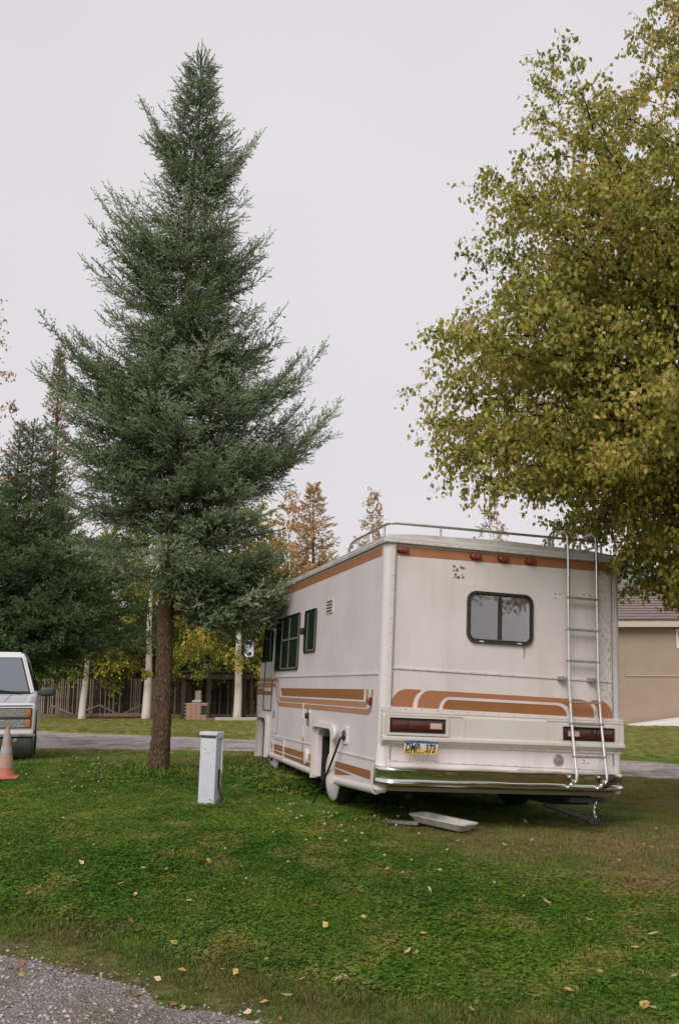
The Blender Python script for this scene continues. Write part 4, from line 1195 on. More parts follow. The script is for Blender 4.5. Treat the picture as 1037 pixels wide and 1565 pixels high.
# power cord hanging from the inlet
def rvw(x, y, z): return RV_M @ Vector((x, y, z)) + RV_LOC
g0 = ground_at(479, 1230)
a = rvw(X0 - .03, 1.005, 0.70); b = rvw(X0 - .055, 1.01, 0.672)
cpts = [a, b]
end = Vector((g0.x, g0.y, float(gz(g0.x, g0.y)) + .03))
for k in range(1, 9):
    t = k / 8
    p = b.lerp(end, t); p.z -= 0.03 * math.sin(math.pi * t)
    cpts.append(p)
cpts += [end + Vector((-.02, -.01, -.03))]
tag(MB().tube(cpts, 0.011, 8).build('power_cord', M['black'], None, True), 'thick black power cord hanging from the side inlet of the motorhome down to the grass', 'cord')

# tray on the ground behind the motorhome
t0 = ground_at(676, 1268)
tr = empty('plastic_tray', (t0.x, t0.y, float(gz(t0.x, t0.y)) + .03), R(-40), 'shallow grey plastic tray lying on the grass behind the rear bumper', 'tray')
tr.rotation_euler = (R(-2), R(5), R(-40))
bm_ = MB()
L_, W_, H_ = 0.29, 0.14, 0.06
ob = rrect(-L_, L_, -W_, W_, 0.05, 4); ib = rrect(-L_ + .03, L_ - .03, -W_ + .03, W_ - .03, 0.04, 4); fl = rrect(-L_ + .06, L_ - .06, -W_ + .06, W_ - .06, 0.03, 4)
bm = bmesh.new()
rings = [[bm.verts.new((x * s, y * s, z)) for x, y in pts] for pts, z, s in ((fl, 0.0, 1.02), (ob, H_, 1), (ob, H_ + .008, 1), (ib, H_ + .006, 1), (fl, 0.012, 1))]
for A, B in zip(rings, rings[1:]):
    for k in range(len(A)): bm.faces.new((A[k], A[(k + 1) % len(A)], B[(k + 1) % len(A)], B[k]))
bm.faces.new(rings[0][::-1]); bm.faces.new(rings[-1])
bm_.bm.free(); bm_.bm = bm
bm_.build('tray_shell', M['tray'], tr)
l0 = ground_at(612, 1261)
bd = MB().prism(rrect(-0.17, 0.17, -0.035, 0.035, 0.025, 3), 'z', 0.0, 0.03, 0.008).build('weathered_board', M['wood_grey'], None)
bd.location = (l0.x, l0.y, float(gz(l0.x, l0.y)) + .01); bd.rotation_euler = (0, 0, R(-28))
tag(bd, 'short weathered board lying left of the grey tray in the grass', 'board')

# ================================================================== WHITE SUV (local: front faces -y, x right, z up)
sp = at(-54, 1100, 13.6)
suv = empty('suv', (sp.x, sp.y, float(gz(sp.x, sp.y)) - 0.15), R(17), 'white suv with stacked headlights parked nose first beside the traffic cone', 'suv')
def suv_build():
    W = 0.97
    prof = [(0.02, 0.60), (0.0, 0.72), (0.0, 0.98), (0.05, 1.045), (0.55, 1.095), (1.28, 1.155), (1.45, 1.21), (5.05, 1.21), (5.2, 1.15), (5.25, 0.70), (5.2, 0.45),
            (4.75, 0.42), (4.72, 0.70), (4.55, 0.88), (4.15, 0.88), (3.98, 0.70), (3.95, 0.42), (1.42, 0.42), (1.38, 0.70), (1.22, 0.88), (0.80, 0.88), (0.62, 0.70), (0.58, 0.60)]
    body = MB().prism(prof, 'x', -W, W, 0.045, 3).build('body', M['suv_white'], suv, True, 30)
    # greenhouse: tapered loft
    lo = [(-0.92, 1.30), (0.92, 1.30), (0.94, 3.0), (0.92, 5.1), (-0.92, 5.1), (-0.94, 3.0)]
    hi = [(-0.72, 2.02), (0.72, 2.02), (0.76, 3.1), (0.74, 4.85), (-0.74, 4.85), (-0.76, 3.1)]
    bm = bmesh.new()
    r0 = [bm.verts.new((x, y, 1.17)) for x, y in lo]; r1 = [bm.verts.new((x, y, 1.80)) for x, y in hi]
    r2_ = [bm.verts.new((x * .93, y + (0.06 if y < 3 else -.05), 1.865)) for x, y in hi]
    for A, B in ((r0, r1), (r1, r2_)):
        for k in range(6): bm.faces.new((A[k], A[(k + 1) % 6], B[(k + 1) % 6], B[k]))
    bm.faces.new(r2_); bm.faces.new(r0[::-1])
    bmesh.ops.bevel(bm, geom=list(bm.edges), offset=0.03, segments=2, affect='EDGES')
    m = MB(); m.bm.free(); m.bm = bm
    m.build('cabin', M['suv_white'], suv, True, 35)
    def front(x0, x1, t0, t1, off):   # patch on the windscreen plane; t 0..1 from bottom to top
        def P(x, t):
            y = 1.30 + (2.02 - 1.30) * t; z = 1.17 + 0.63 * t
            return Vector((x, y, z)) + Vector((0, -0.63, 0.72)).normalized() * off
        return [P(x0(t0), t0), P(x1(t0), t0), P(x1(t1), t1), P(x0(t1), t1)]
    def slab(pa, pb, name, mat, parent):
        bm = bmesh.new(); A = [bm.verts.new(p) for p in pa]; B = [bm.verts.new(p) for p in pb]
        bm.faces.new(A); bm.faces.new(B[::-1])
        for k in range(4): bm.faces.new((A[k], B[k], B[(k + 1) % 4], A[(k + 1) % 4]))
        m = MB(); m.bm.free(); m.bm = bm
        return m.build(name, mat, parent)
    l_ = lambda t: -(0.86 - 0.20 * t); r_ = lambda t: 0.86 - 0.20 * t
    gs = slab(front(l_, r_, 0.02, 0.94, 0.012), front(l_, r_, 0.02, 0.94, -0.01), 'windshield_seal', M['black'], suv)
    l2 = lambda t: l_(t) + .022; r2 = lambda t: r_(t) - .022
    slab(front(l2, r2, 0.05, 0.915, 0.016), front(l2, r2, 0.05, 0.915, 0.0125), 'windshield', M['glass_suv'], gs)
    for x in (0.10, -0.55):
        MB().tube([(x + .62, 1.285, 1.185), (x + .30, 1.315, 1.225), (x - .02, 1.335, 1.245)], 0.011, 6).build('wiper', M['black'], suv)
    for s in (-1, 1):
        for y0, y1 in ((1.75, 2.75), (2.9, 3.75), (3.9, 4.9)):
            def Q(y, t, o=0.006): return Vector((s * (0.935 - 0.185 * t + o), y + (0.35 * t if y < 2 else 0), 1.19 + 0.58 * t))
            A = [Q(y0, .06), Q(y1, .06), Q(y1, .88), Q(y0, .88)]; B = [p - Vector((s * .03, 0, 0)) for p in A]
            slab(A, B, 'side_glass', M['glass_dark'], suv)
        MB().tube([(s * .70, 2.25, 1.875), (s * .70, 2.3, 1.905), (s * .70, 4.6, 1.905), (s * .70, 4.65, 1.875)], 0.016, 8).build('roof_rail', M['suv_grey'], suv, True)
        mm = MB().box(s * 1.03 - .11 + s * .08, s * 1.03 + .11 + s * .08, 1.50, 1.64, 1.135, 1.275, 0.035, 3).build('mirror', M['suv_grey'], suv, True)
        MB().box(min(s * .93, s * 1.03), max(s * .93, s * 1.03), 1.54, 1.60, 1.15, 1.22, 0.01).build('mirror_arm', M['suv_grey'], mm)
        # lamps: two rows, amber outer corner
        for z0, z1 in ((0.845, 0.965), (0.695, 0.815)):
            fr = MB(); ring_frame(fr, rrect(min(s * .40, s * .925), max(s * .40, s * .925), z0 - .012, z1 + .012, .012, 2), rrect(min(s * .412, s * .913), max(s * .412, s * .913), z0, z1, .008, 2), 'y', -0.016, 0.002)
            hl = fr.build('headlight', M['black'], suv)
            MB().box(min(s * .42, s * .80), max(s * .42, s * .835), -0.012, -0.001, z0 + .008, z1 - .008, 0.004).build('lens', M['headlight'], hl)
            MB().box(min(s * .842, s * .908), max(s * .842, s * .908), -0.018, -0.001, z0 + .004, z1 - .004, 0.006).build('turn_signal', M['amber'], hl, True)
        tw = 0.88
        for y in (1.0, 4.35):
            w = MB().lathe([(0.22, -.12), (0.35, -.115), (0.375, -.08), (0.38, 0), (0.375, .08), (0.35, .115), (0.22, .12)], 28, 'x', (s * .83, y, 0.38)).build('wheel', M['black'], suv, True)
            MB().lathe([(0.05, s * .105), (0.19, s * .10), (0.215, s * .118), (0.22, s * .09)], 24, 'x', (s * .83, y, 0.38)).build('rim', M['alu'], w, True)
    g = MB(); ring_frame(g, rrect(-.37, .37, .665, .985, .05, 4), rrect(-.335, .335, .70, .95, .035, 4), 'y', -0.03, 0.002)
    g = g.build('grille', M['chrome'], suv)
    gb = MB().box(-.345, .345, -0.008, -0.001, .69, .96)
    gb.build('grille_opening', M['black'], g)
    for k in range(5):
        MB().box(-.335, .335, -0.018, -0.0085, .725 + .05 * k, .737 + .05 * k).build('grille_bar', M['suv_grey'], g)
    MB().box(-0.93, 0.93, -0.002, 0.012, 1.006, 1.016).build('hood_gap', M['black'], suv)
    hd = MB()
    for s in (-1, 1): hd.prism([(s * .50, 0.06), (s * .515, 0.06), (s * .56, 1.27), (s * .545, 1.27)], 'z', 1.0, 1.0)
    hd = MB()
    for s in (-1, 1): hd.tube([(s * .50, 0.10, 1.052), (s * .53, .55, 1.099), (s * .57, 1.26, 1.157)], 0.010, 6)
    hd.build('hood_crease', M['suv_white'], suv, True)
    bp = MB().prism([(-0.13, .56), (-0.16, .50), (-0.15, .34), (-0.08, .26), (0.1, .25), (0.1, .585), (-0.05, .585)], 'x', -0.98, 0.98, 0.05, 3).build('front_bumper', M['suv_bumper'], suv, True)
    MB().prism([(-0.12, .565), (-0.165, .575), (-0.165, .605), (-.12, .612), (0.0, .612), (0.0, .59)], 'x', -0.985, 0.985, 0.008).build('bumper_trim', M['chrome'], bp)
    for s in (-1, 1):
        for x in (.35, .72):
            MB().lathe([(0.028, -.175), (0.034, -.15)], 12, 'y', (s * x, 0, .525)).build('fog_lamp', M['headlight'], bp)
        MB().prism([(0.55, .42), (0.62, .71), (0.80, .89), (1.22, .89), (1.39, .71), (1.43, .42), (1.45, .42), (1.41, .72), (1.23, .91), (0.79, .91), (0.60, .72), (0.53, .42)], 'x', s * .965 - .015, s * .965 + .015).build('arch_trim', M['suv_grey'], suv)
    MB().box(-.80, .80, .2, 5.0, .30, .62).build('chassis', M['under'], suv)
suv_build()

# ------------------------------------------------------------------ traffic cone
c0 = ground_at(7, 1194)
cone = empty('traffic_cone', (c0.x, c0.y, float(gz(c0.x, c0.y)) + .03), R(12), 'faded orange traffic cone with grey bands in front of the white suv', 'traffic cone')
cone.scale = (.84, .84, .82)
MB().box(-.19, .19, -.19, .19, 0, .035, .012).build('base', M['cone_orange'], cone, True)
def cr_(h): return 0.130 - (0.130 - 0.028) * h / 0.68
def cone_seg(h0, h1, name, mat, o=0.0):
    MB().lathe([(cr_(h0) + o, .035 + h0), (cr_(h1) + o, .035 + h1)], 28, 'z').build(name, mat, cone, True)
MB().lathe([(0.150, .035), (cr_(0.02), .06), (cr_(.12), .035 + .12)], 28, 'z').build('foot', M['cone_orange'], cone, True)
cone_seg(.12, .325, 'shell', M['cone_faded'])
cone_seg(.325, .42, 'reflective_band', M['cone_band'], 0.002)
cone_seg(.42, .49, 'shell', M['cone_faded'])
cone_seg(.49, .60, 'reflective_band', M['cone_band'], 0.002)
cone_seg(.60, .68, 'tip', M['cone_faded'])

# ------------------------------------------------------------------ electrical pedestal
p0 = ground_at(319, 1234)
pz = float(gz(p0.x, p0.y))
ped = empty('utility_pedestal', (p0.x, p0.y, pz - 0.03), R(14), 'pale grey metal utility pedestal standing in the grass in front of the motorhome', 'utility pedestal')
ped.rotation_euler = (0, R(1.4), R(-19))
k_ = 0.74
MB().prism([(-.088, 0.03), (-.06, 0.0), (-.03, .025), (.01, .012), (.04, .0), (.088, .03), (.088, .725), (-.088, .725)], 'y', -.075, .075, 0.006).build('cabinet', M['post_grey'], ped)
ld = MB().box(-.098, .098, -.088, .09, .728, .762, .006).build('lid', M['post_grey'], ped)
MB().box(-.082, .082, -.0795, -.0765, .705, .722).build('lid_gap', M['bronze'], ped)
MB().box(.0885, .104, -.05, .05, .700, .735, .004).build('hinge', M['post_grey'], ped)
MB().prism(rrect(-.052, .042, .560, .655, .02, 3), 'y', -.0775, -.074).build('sticker', M['sticker'], ped)
MB().lathe([(0.006, -.080), (0.006, -.0776)], 8, 'y', (-.028, 0, .598)).build('lock_hole', M['black'], ped)
dd = MB()
for x_, z_ in ((-.075, .52), (.06, .50), (.0, .55), (-.045, .30), (.015, .30), (-.015, .235), (-.04, .15), (.02, .15)):
    dd.lathe([(0.0045, -.0775), (0.0045, -.074)], 6, 'y', (x_, 0, z_))
tag(dd.build('screws', M['alu_dull'], ped), kind='stuff')
MB().tube([(.102, .03, .69), (.106, .03, .36)], .008, 8).build('ground_wire', M['white_plastic'], ped)
MB().tube([(.098, .0, .40), (.094, .0, .26), (.115, -.005, .18), (.165, -.01, .02), (.19, -.02, -.01)], .011, 8).build('cable', M['black'], ped, True)

# ================================================================== BACKGROUND STRUCTURES
def gy(x, y): return float(gz(x, y))
FY = 41.5
# fence
def fx(px, Y=FY): return (px - CX) / F_PX * (Y * math.cos(PITCH) + (-.8) * 0) * 1.0 / math.cos(PITCH) * 0.9815
x_l, x_r = at(-6, 1080, FY).x, at(398, 1080, FY).x
fz = gy(-8, FY)
fence = empty('picket_fence', (x_l, FY, fz), 0, 'tall weathered wooden picket fence beyond the gravel road', 'fence')
FH = 1.72
rng = random.Random(8)
pm = []
for k in range(5):
    w = 0.022 + 0.004 * k
    pm.append(MB().prism([(-w, 0.05), (w, 0.05), (w, FH - .05), (0, FH + .02 * (k % 3)), (-w, FH - .05)], 'y', -.014, .014).mesh('picket'))
pk_mats = [M['wood_grey'], M['wood_dark']]
x = 0.05
i = 0
span = x_r - x_l
for m_ in pm: m_.materials.append(M['wood_grey'])
pmd = [m_.copy() for m_ in pm]
for m_ in pmd: m_.materials.clear(); m_.materials.append(M['wood_dark'])
while x < span:
    me = rng.choice(pm if rng.random() < .62 else pmd)
    o = link('picket', me, None, fence)
    o.location = (x, -.045, 0); o.rotation_euler = (0, rng.gauss(0, .012), 0)
    x += rng.uniform(.084, .102); i += 1
for px_ in (20, 78, 153, 217, 258, 277, 340, 385):
    xx = at(px_, 1080, FY).x - x_l
    MB().box(xx - .07, xx + .07, 0.01, .15, 0, FH + .06, .01).build('post', M['wood_dark'], fence)
for z_ in (0.26, 1.06, 1.60):
    MB().box(0, span, -.025, .012, z_ - .05, z_ + .05).build('rail', M['wood_dark'], fence)
xs_ = [at(q, 1080, FY).x - x_l for q in (78, 115, 153, 185, 217)]
for a, b, up in zip(xs_, xs_[1:], (1, 0, 1, 0)):
    za, zb_ = (.55, .12) if up else (.12, .55)
    MB().prism([(a, za - .04), (b, zb_ - .04), (b, zb_ + .04), (a, za + .04)], 'y', -.085, -.062).build('brace', M['wood_grey'], fence)
MB().box(0.3, span, -.35, -.12, -0.05, .16, .02).build('footboard', M['wood_brown'], fence)
# logs/timber edging in front
a, b = at(135, 1094, 40.5), at(225, 1094, 40.5)
tag(MB().tube([(a.x, 40.3, gy(a.x, 40) + .12), (b.x, 40.4, gy(b.x, 40) + .13)], .10, 10).build('fallen_log', M['wood_brown'], None, True), 'long brown log lying along the foot of the picket fence', 'log')

# picnic shelter with brick barbecue
sx0, sx1 = at(283, 1040, 40).x, at(378, 1040, 40).x
sh = empty('open_shelter', (sx0, 39.5, gy(sx0, 39.5)), 0, 'dark open timber shelter with a flat beam beside the brick barbecue', 'shelter')
ws = sx1 - sx0
MB().box(-.25, ws + .3, -.10, .12, 1.66, 1.90, .01).build('beam', M['wood_dark'], sh)
MB().box(-.25, ws + .3, 1.7, 1.92, 1.70, 1.94, .01).build('beam', M['wood_dark'], sh)
for x_ in (0.05, ws * .42, ws - .1):
    for y_ in (0, 1.8):
        MB().box(x_ - .09, x_ + .09, y_ - .09, y_ + .09, 0, 1.66, .01).build('post', M['wood_dark'], sh)
MB().prism([(-.2, 1.945), (2.3, 2.0), (2.3, 2.05), (-.2, 1.99)], 'x', -.3, ws + .4).build('roof', M['wood_dark'], sh)
a = at(262, 1020, 43.5); b = at(320, 1020, 43.5)
pr = empty('pale_shed', (a.x, 44.5, gy(a.x, 44)), 0, 'white roofed shed just showing over the fence behind the shelter', 'shed')
MB().prism([(-.2, 2.2), (1.0, 2.62), (2.2, 2.2)], 'y', -.2, 2.2).build('roof', M['white_paint'], pr)
MB().box(0, 2.0, 0, 2.0, 0, 2.2).build('wall', M['wood_grey'], pr)
MB().box(2.5, 3.0, .0, .3, 2.2, 2.75, .02).build('chimney', M['white_paint'], pr)

bx0, bx1 = at(286, 1080, 38.8).x, at(317, 1080, 38.8).x
bq = empty('brick_barbecue', (bx0, 38.6, gy(bx0, 38.6)), 0, 'small red brick barbecue with a stubby chimney on the far lawn', 'barbecue')
bw = bx1 - bx0
MB().box(.02, bw - .02, .02, .70, 0, .68).build('core', M['mortar'], bq)
bme = MB().box(-.098, .098, -.045, .045, -.029, .029, .004, 1).mesh('brick'); bme.materials.append(M['brick'])
rows = 10
for r_ in range(rows):
    z_ = .035 + r_ * .068
    n_ = 4
    for k in range(n_):
        xx = (k + .5 + (0.0 if r_ % 2 else .25)) * bw / n_ - .06
        if xx > bw - .07: continue
        if k == 3 and 3 <= r_ <= 7: continue
        o = link('brick', bme, None, bq); o.location = (xx, .035 + rng.uniform(-.006, .006), z_)
    for k in range(3):
        o = link('brick', bme, None, bq); o.location = (bw - .03, .15 + k * .22 + (0.1 if r_ % 2 else 0), z_); o.rotation_euler = (0, 0, R(90))
MB().box(bw - .24, bw - .02, -.012, .05, .22, .58).build('fire_opening', M['black'], bq)
MB().box(.30, bw - .30, .32, .60, .68, 1.18, .02).build('chimney', M['wood_grey'], bq)
MB().box(.2, bw - .25, .12, .5, .69, .80, .05).build('hearth_stone', M['concrete'], bq)
for q, (x0, x1, z1) in enumerate(((.95, 2.3, .10), (1.3, 3.2, .13))):
    o = MB().box(bx0 + x0, bx0 + x1, 38.0 - q * .25, 38.2 - q * .25, gy(bx0 + 1, 38), gy(bx0 + 1, 38) + z1, .02).build('timber', M['wood_brown'] if q == 0 else M['concrete'])
    tag(o, ('brown timber lying on the grass right of the brick barbecue', 'pale timber lying at the foot of the birch by the shelter')[q], 'timber')

# house on the right
HY = 34.0
hx0 = at(905, 1100, HY).x
hz = gy(hx0, HY)
ho = empty('tan_house', (hx0, HY, hz), R(-1.5), 'tan stucco house with a reddish shingle roof beyond the road', 'house')
HE = at(960, 953, HY).z - hz
MB().box(0, 16, 0, 9, -.3, HE - .05).build('wall', M['stucco'], ho)
MB().box(-.35, 16.4, -.42, -.36, HE - .15, HE + .11).build('fascia', M['fascia'], ho)
MB().box(-.34, 16.35, -.36, -.002, HE - .14, HE - .10).build('soffit', M['wood_grey'], ho)
rise = 1.35
rf = MB().prism([(-.42, HE + .115), (4.5, HE + .115 + rise * 1.45), (9.4, HE + .115), (9.4, HE + .05), (4.5, HE + rise * 1.45), (-.42, HE + .05)], 'x', -.4, 16.5).build('roof', M['shingle'], ho)
sm = MB()
for r_ in range(16):
    t0_ = r_ / 16; t1_ = (r_ + 1) / 16
    y0_, y1_ = -.44 + 4.94 * t0_, -.44 + 4.94 * t1_
    z0_, z1_ = HE + .118 + rise * 1.45 * t0_, HE + .118 + rise * 1.45 * t1_
    for k in range(18):
        w_ = 16.8 / 18
        xa = -.4 + k * w_ + (w_ / 2 if r_ % 2 else 0)
        sm.poly([(xa + .01, y0_, z0_ + .03), (xa + w_ - .01, y0_, z0_ + .03), (xa + w_ - .01, y1_, z1_ + .008), (xa + .01, y1_, z1_ + .008)])
tag(sm.build('shingles', M['shingle'], rf), kind='stuff')
wx = at(1031, 975, HY).x - hx0
z_t, z_b = at(1031, 962, HY).z - hz, at(1031, 991, HY).z - hz
for k in range(2):
    x0 = wx + k * 3.0
    fr = MB(); ring_frame(fr, [(x0, z_b), (x0 + 1.0, z_b), (x0 + 1.0, z_t), (x0, z_t)], [(x0 + .07, z_b + .07), (x0 + .93, z_b + .07), (x0 + .93, z_t - .07), (x0 + .07, z_t - .07)], 'y', -.04, .0)
    w_ = fr.build('window', M['white_paint'], ho)
    MB().box(x0 + .06, x0 + .94, -.015, -.005, z_b + .06, z_t - .06).build('pane', M['glass_house'], w_)
    MB().box(x0 + .07, x0 + .93, -.03, -.016, (z_b + z_t) / 2 - .02, (z_b + z_t) / 2 + .02).build('mullion', M['white_paint'], w_)
cx0 = at(955, 1025, HY).x - hx0
cz = at(955, 1033, HY).z - hz
MB().tube([(cx0, -.03, cz + .25), (cx0, -.03, cz), (cx0 + 9, -.03, cz - .02)], .018, 6).build('conduit', M['fascia'], ho)
# green roofed building behind it
gp = at(930, 900, 52)
gb = empty('green_roofed_building', (gp.x, 52, gy(gp.x, 50)), 0, 'building with a faded green metal roof rising behind the tan house', 'building')
zt_, zb2 = at(965, 872, 52).z, at(965, 925, 52).z
rfg = MB().prism([(-.5, zb2 - .9), (5, zt_ + 0.6), (10.5, zb2 - .9)], 'x', -.5, 15).build('roof', M['green_roof'], gb)
for k in range(20):
    x_ = -.4 + k * .8
    MB().prism([(-.52, zb2 - .9), (5, zt_ + .6), (5, zt_ + .67), (-.52, zb2 - .83)], 'x', x_, x_ + .05).build('roof_seam', M['green_roof'], rfg)
MB().box(0, 14.5, 0, 10, -.3, zb2 - .95).build('wall', M['fascia'], gb)
# pale slab by the house wall
a = at(962, 1104, 32.8); 
sl = MB().prism([(0, 0), (0.25, .06), (2.6, .36), (6.0, .38), (6.0, 0)], 'y', 0, 1.1, .02).build('concrete_ramp', M['white_paint'])
sl.location = (a.x, 32.6, gy(a.x, 32.6) - .02)
tag(sl, 'pale concrete ramp against the wall of the tan house', 'ramp')

# ================================================================== TREES
def merge(parts):
    V, F, T, n = [], [], [], 0
    for v, f, t in parts:
        V.append(v); F.append(f + n); T.append(t); n += len(v)
    return np.concatenate(V), np.concatenate(F), np.concatenate(T)

def spawn(h, rng, n=2, dz=.16, da=.30):
    out = []
    for z, az, L, el in h:
        out.append((z, az, L, el))
        for _ in range(n): out.append((z - rng.uniform(-.3, 1) * dz, az + rng.uniform(-1, 1) * da, L * rng.uniform(.72, .95), el + rng.uniform(-7, 5)))
    return out
def conifer(rng, H, crown0, rad, boughs, dens=1.0, shoot=0.095, n_need=9, nlen=0.026, nwid=0.0055, hero=(), elev=(38, 2), axis=lambda z: (0, 0), tint0=0.45, fill=0, skip=None, flat=0.45):
    """boughs with side branchlets carrying needle shoots; rad(z) = reach of bough tips at height z. Returns needle mesh data and twig strips"""
    SP, SD, SL, ST = [], [], [], []
    TA, TB, TW = [], [], []
    lst = []
    zs = crown0 + (H - crown0 - 0.15) * (np.arange(boughs) + rng.uniform(0, 1, boughs)) / boughs
    for k, z in enumerate(zs):
        az = k * 2.39996 + rng.uniform(-.5, .5)
        lst.append((z, az, max(0.12, rad(z) * rng.uniform(0.55, 1.08)), None))
    for z in rng.uniform(crown0, H - .2, fill): lst.append((z, rng.uniform(0, 6.283), max(.15, rad(z) * rng.uniform(.25, .6)), None))
    for z in rng.uniform(crown0, H - .2, fill): lst.append((z, rng.uniform(0, 6.283), max(.15, rad(z) * rng.uniform(.25, .6)), None))
    if skip: lst = [b for b in lst if not skip(b[0], b[1], rng)]
    for h in hero: lst.append(h)
    for z, az, L, el in lst:
        t = (z - crown0) / (H - crown0)
        e = R(el if el is not None else (elev[1] + (elev[0] - elev[1]) * t + rng.uniform(-9, 9)))
        d = np.array([math.cos(az), math.sin(az), 0]); s = np.array([-math.sin(az), math.cos(az), 0])
        rise = L * math.tan(e)
        ax, ay = axis(z - rise)
        b0 = np.array([ax, ay, max(z - rise, 0.3)])
        bend = rng.uniform(-.12, .12) * L
        sag = 0.10 * L
        def P(u):
            u = np.asarray(u, float)[:, None]
            return b0 + d * L * u + np.array([0, 0, 1.0]) * (rise * (0.45 * u + 0.55 * u * u) - sag * np.sin(np.pi * u)) + s * bend * u * u
        uu = np.linspace(0, 1, 9); pts = P(uu)
        TA.append(pts[:-1]); TB.append(pts[1:]); TW.append(0.004 + 0.012 * L * (1 - uu[:-1]))
        bt = np.clip(tint0 + rng.normal(0, 0.15), 0, 1)
        nb = max(4, int(L / (0.062 / dens)))
        u = 0.12 + 0.88 * (np.arange(nb) + rng.uniform(0, 1, nb)) / nb
        base = P(u); tang = norm(P(np.minimum(u + .02, 1.02)) - P(np.maximum(u - .02, 0)))
        side = np.where(np.arange(nb) % 2 == 0, 1.0, -1.0)
        up = np.cross(tang, s); 
        ang = R(1) * rng.uniform(38, 62, nb)
        roll = rng.normal(0, flat, nb)
        sd = s[None, :] * (side * np.cos(roll))[:, None] + np.array([0, 0, 1.0])[None, :] * np.sin(roll)[:, None]
        bd = norm(tang * np.cos(ang)[:, None] + sd * np.sin(ang)[:, None] + np.array([0, 0, 1.0]) * rng.uniform(-.12, .22, nb)[:, None])
        bl = np.clip((0.15 + 0.44 * L) * (1.08 - u) ** 0.75 * rng.uniform(.55, 1.15, nb), 0.06, 0.75)
        TA.append(base); TB.append(base + bd * bl[:, None]); TW.append(np.full(nb, 0.0035))
        # shoots on each branchlet
        for q in range(nb):
            ns = max(2, int(bl[q] / (0.040 / dens)))
            v = (np.arange(ns) + rng.uniform(0, 1, ns)) / ns
            p = base[q] + bd[q] * (bl[q] * v)[:, None]
            rnd = perp(np.repeat(bd[q][None], ns, 0), rng); rnd[:, 2] += 0.25
            dd = norm(bd[q][None] * rng.uniform(.7, 1.1, ns)[:, None] + rnd * rng.uniform(.45, .9, ns)[:, None])
            ll = shoot * rng.uniform(.65, 1.25, ns)
            dd[-1] = bd[q]; p[-1] = base[q] + bd[q] * bl[q] * 0.95
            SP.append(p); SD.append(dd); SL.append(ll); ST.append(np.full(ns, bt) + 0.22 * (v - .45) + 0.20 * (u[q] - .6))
        # leading shoots of the bough
        SP.append(P(np.array([.9, .96, 1.0]))); SD.append(np.repeat(tang[-1:], 3, 0)); SL.append(np.full(3, shoot * 1.3)); ST.append(np.full(3, bt + .12))
    SP, SD, SL, ST = map(np.concatenate, (SP, SD, SL, ST))
    ST = np.clip(ST + rng.normal(0, .06, len(ST)), 0, 1)
    return needles(SP, SD, SL, ST, rng, n_need, nlen, nwid), strips(np.concatenate(TA), np.concatenate(TB), np.concatenate(TW), rng), len(SP)

def plant_conifer(name, loc, data, trunk_pts, trunk_r, label, group, leafmat, barkmat, wob=.06, n=14, cat='tree'):
    (V, F, T), (tv, tf), ns = data
    root = empty(name, loc, 0, label, cat, group)
    link('trunk', trunk_mesh(trunk_pts, trunk_r, n, wob, np.random.default_rng(3)), barkmat, root)
    link('branches', mesh_arrays('branches', tv, tf), barkmat, root)
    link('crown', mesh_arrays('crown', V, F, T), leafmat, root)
    return root

# ---- the tall spruce left of the motorhome
SY = 11.7
sb = ground_at(240, 1184)
SY = sb.y
sil = [(80, 3), (100, 14), (135, 28), (160, 52), (205, 72), (250, 58), (310, 95), (375, 118), (400, 122), (440, 125), (480, 150), (520, 165), (560, 178), (605, 185), (650, 180), (700, 172), (760, 150), (830, 150), (890, 150), (940, 105)]
szs = np.array([at(300, y, SY).z for y, _ in sil]); srs = np.array([(at(300 + h, y, SY).x - at(300, y, SY).x) for y, h in sil])
o_ = np.argsort(szs); szs, srs = szs[o_], srs[o_]
base_z = float(gz(sb.x, sb.y))
topp = at(308, 84, SY)
def sp_axis(z):  # local, leaning slightly right as it rises
    t = z / (topp.z - base_z)
    return ((topp.x - sb.x) * t, 0.0)
def srad(zl): return float(np.interp(zl + base_z, szs, srs))
def hero(px, py, el, yaw=0.0, k=1.0):
    """a named bough whose tip is at that pixel; yaw turns it toward (-) or away from the camera"""
    p = at(px, py, SY)
    zl = p.z - base_z
    ax = sp_axis(zl)[0]
    dx = p.x - sb.x - ax
    az = 0.0 if dx > 0 else math.pi
    az += yaw if dx > 0 else -yaw
    return (zl, az, abs(dx) / math.cos(yaw) * k, el)
heroes = [hero(399, 203, 42, .1), hero(380, 242, 35), hero(222, 160, 50, -.1), hero(222, 206, 30, .2), hero(240, 225, 35, -.3), hero(156, 310, 38, -.1), hero(180, 320, 32, .3), hero(152, 365, 30, -.2), hero(133, 398, 30, .1),
          hero(414, 372, 36, -.1), hero(395, 385, 25, .3), hero(433, 484, 34, -.15), hero(425, 510, 28, .2), hero(498, 538, 38, -.1), hero(522, 606, 32, .1), hero(505, 650, 22, -.2), hero(497, 660, 12, .25), hero(462, 700, 8, -.1),
          hero(85, 512, 28, -.2), hero(72, 560, 22, .1), hero(78, 590, 10, -.3), hero(62, 640, 15, .2), hero(95, 690, 5, -.1), hero(110, 720, 0, .2), hero(430, 748, -4, -.2), hero(120, 780, -4, -.3), hero(405, 800, 0, -.6), hero(436, 860, 4, -.2), hero(468, 912, 6, .15), hero(420, 880, 2, .1), hero(440, 903, 3, -.3), hero(462, 910, 6, .1), hero(456, 922, 3, -.1), hero(446, 878, 6, .0), hero(432, 850, 8, -.2), hero(395, 868, 2, -.4), hero(350, 900, -3, -.6), hero(335, 875, -3, -.9), hero(365, 850, 0, .5), hero(380, 800, 3, -.5), hero(360, 875, -4, -.9), hero(380, 888, -4, -.5)]
rngs = np.random.default_rng(42)
Hs = topp.z - base_z
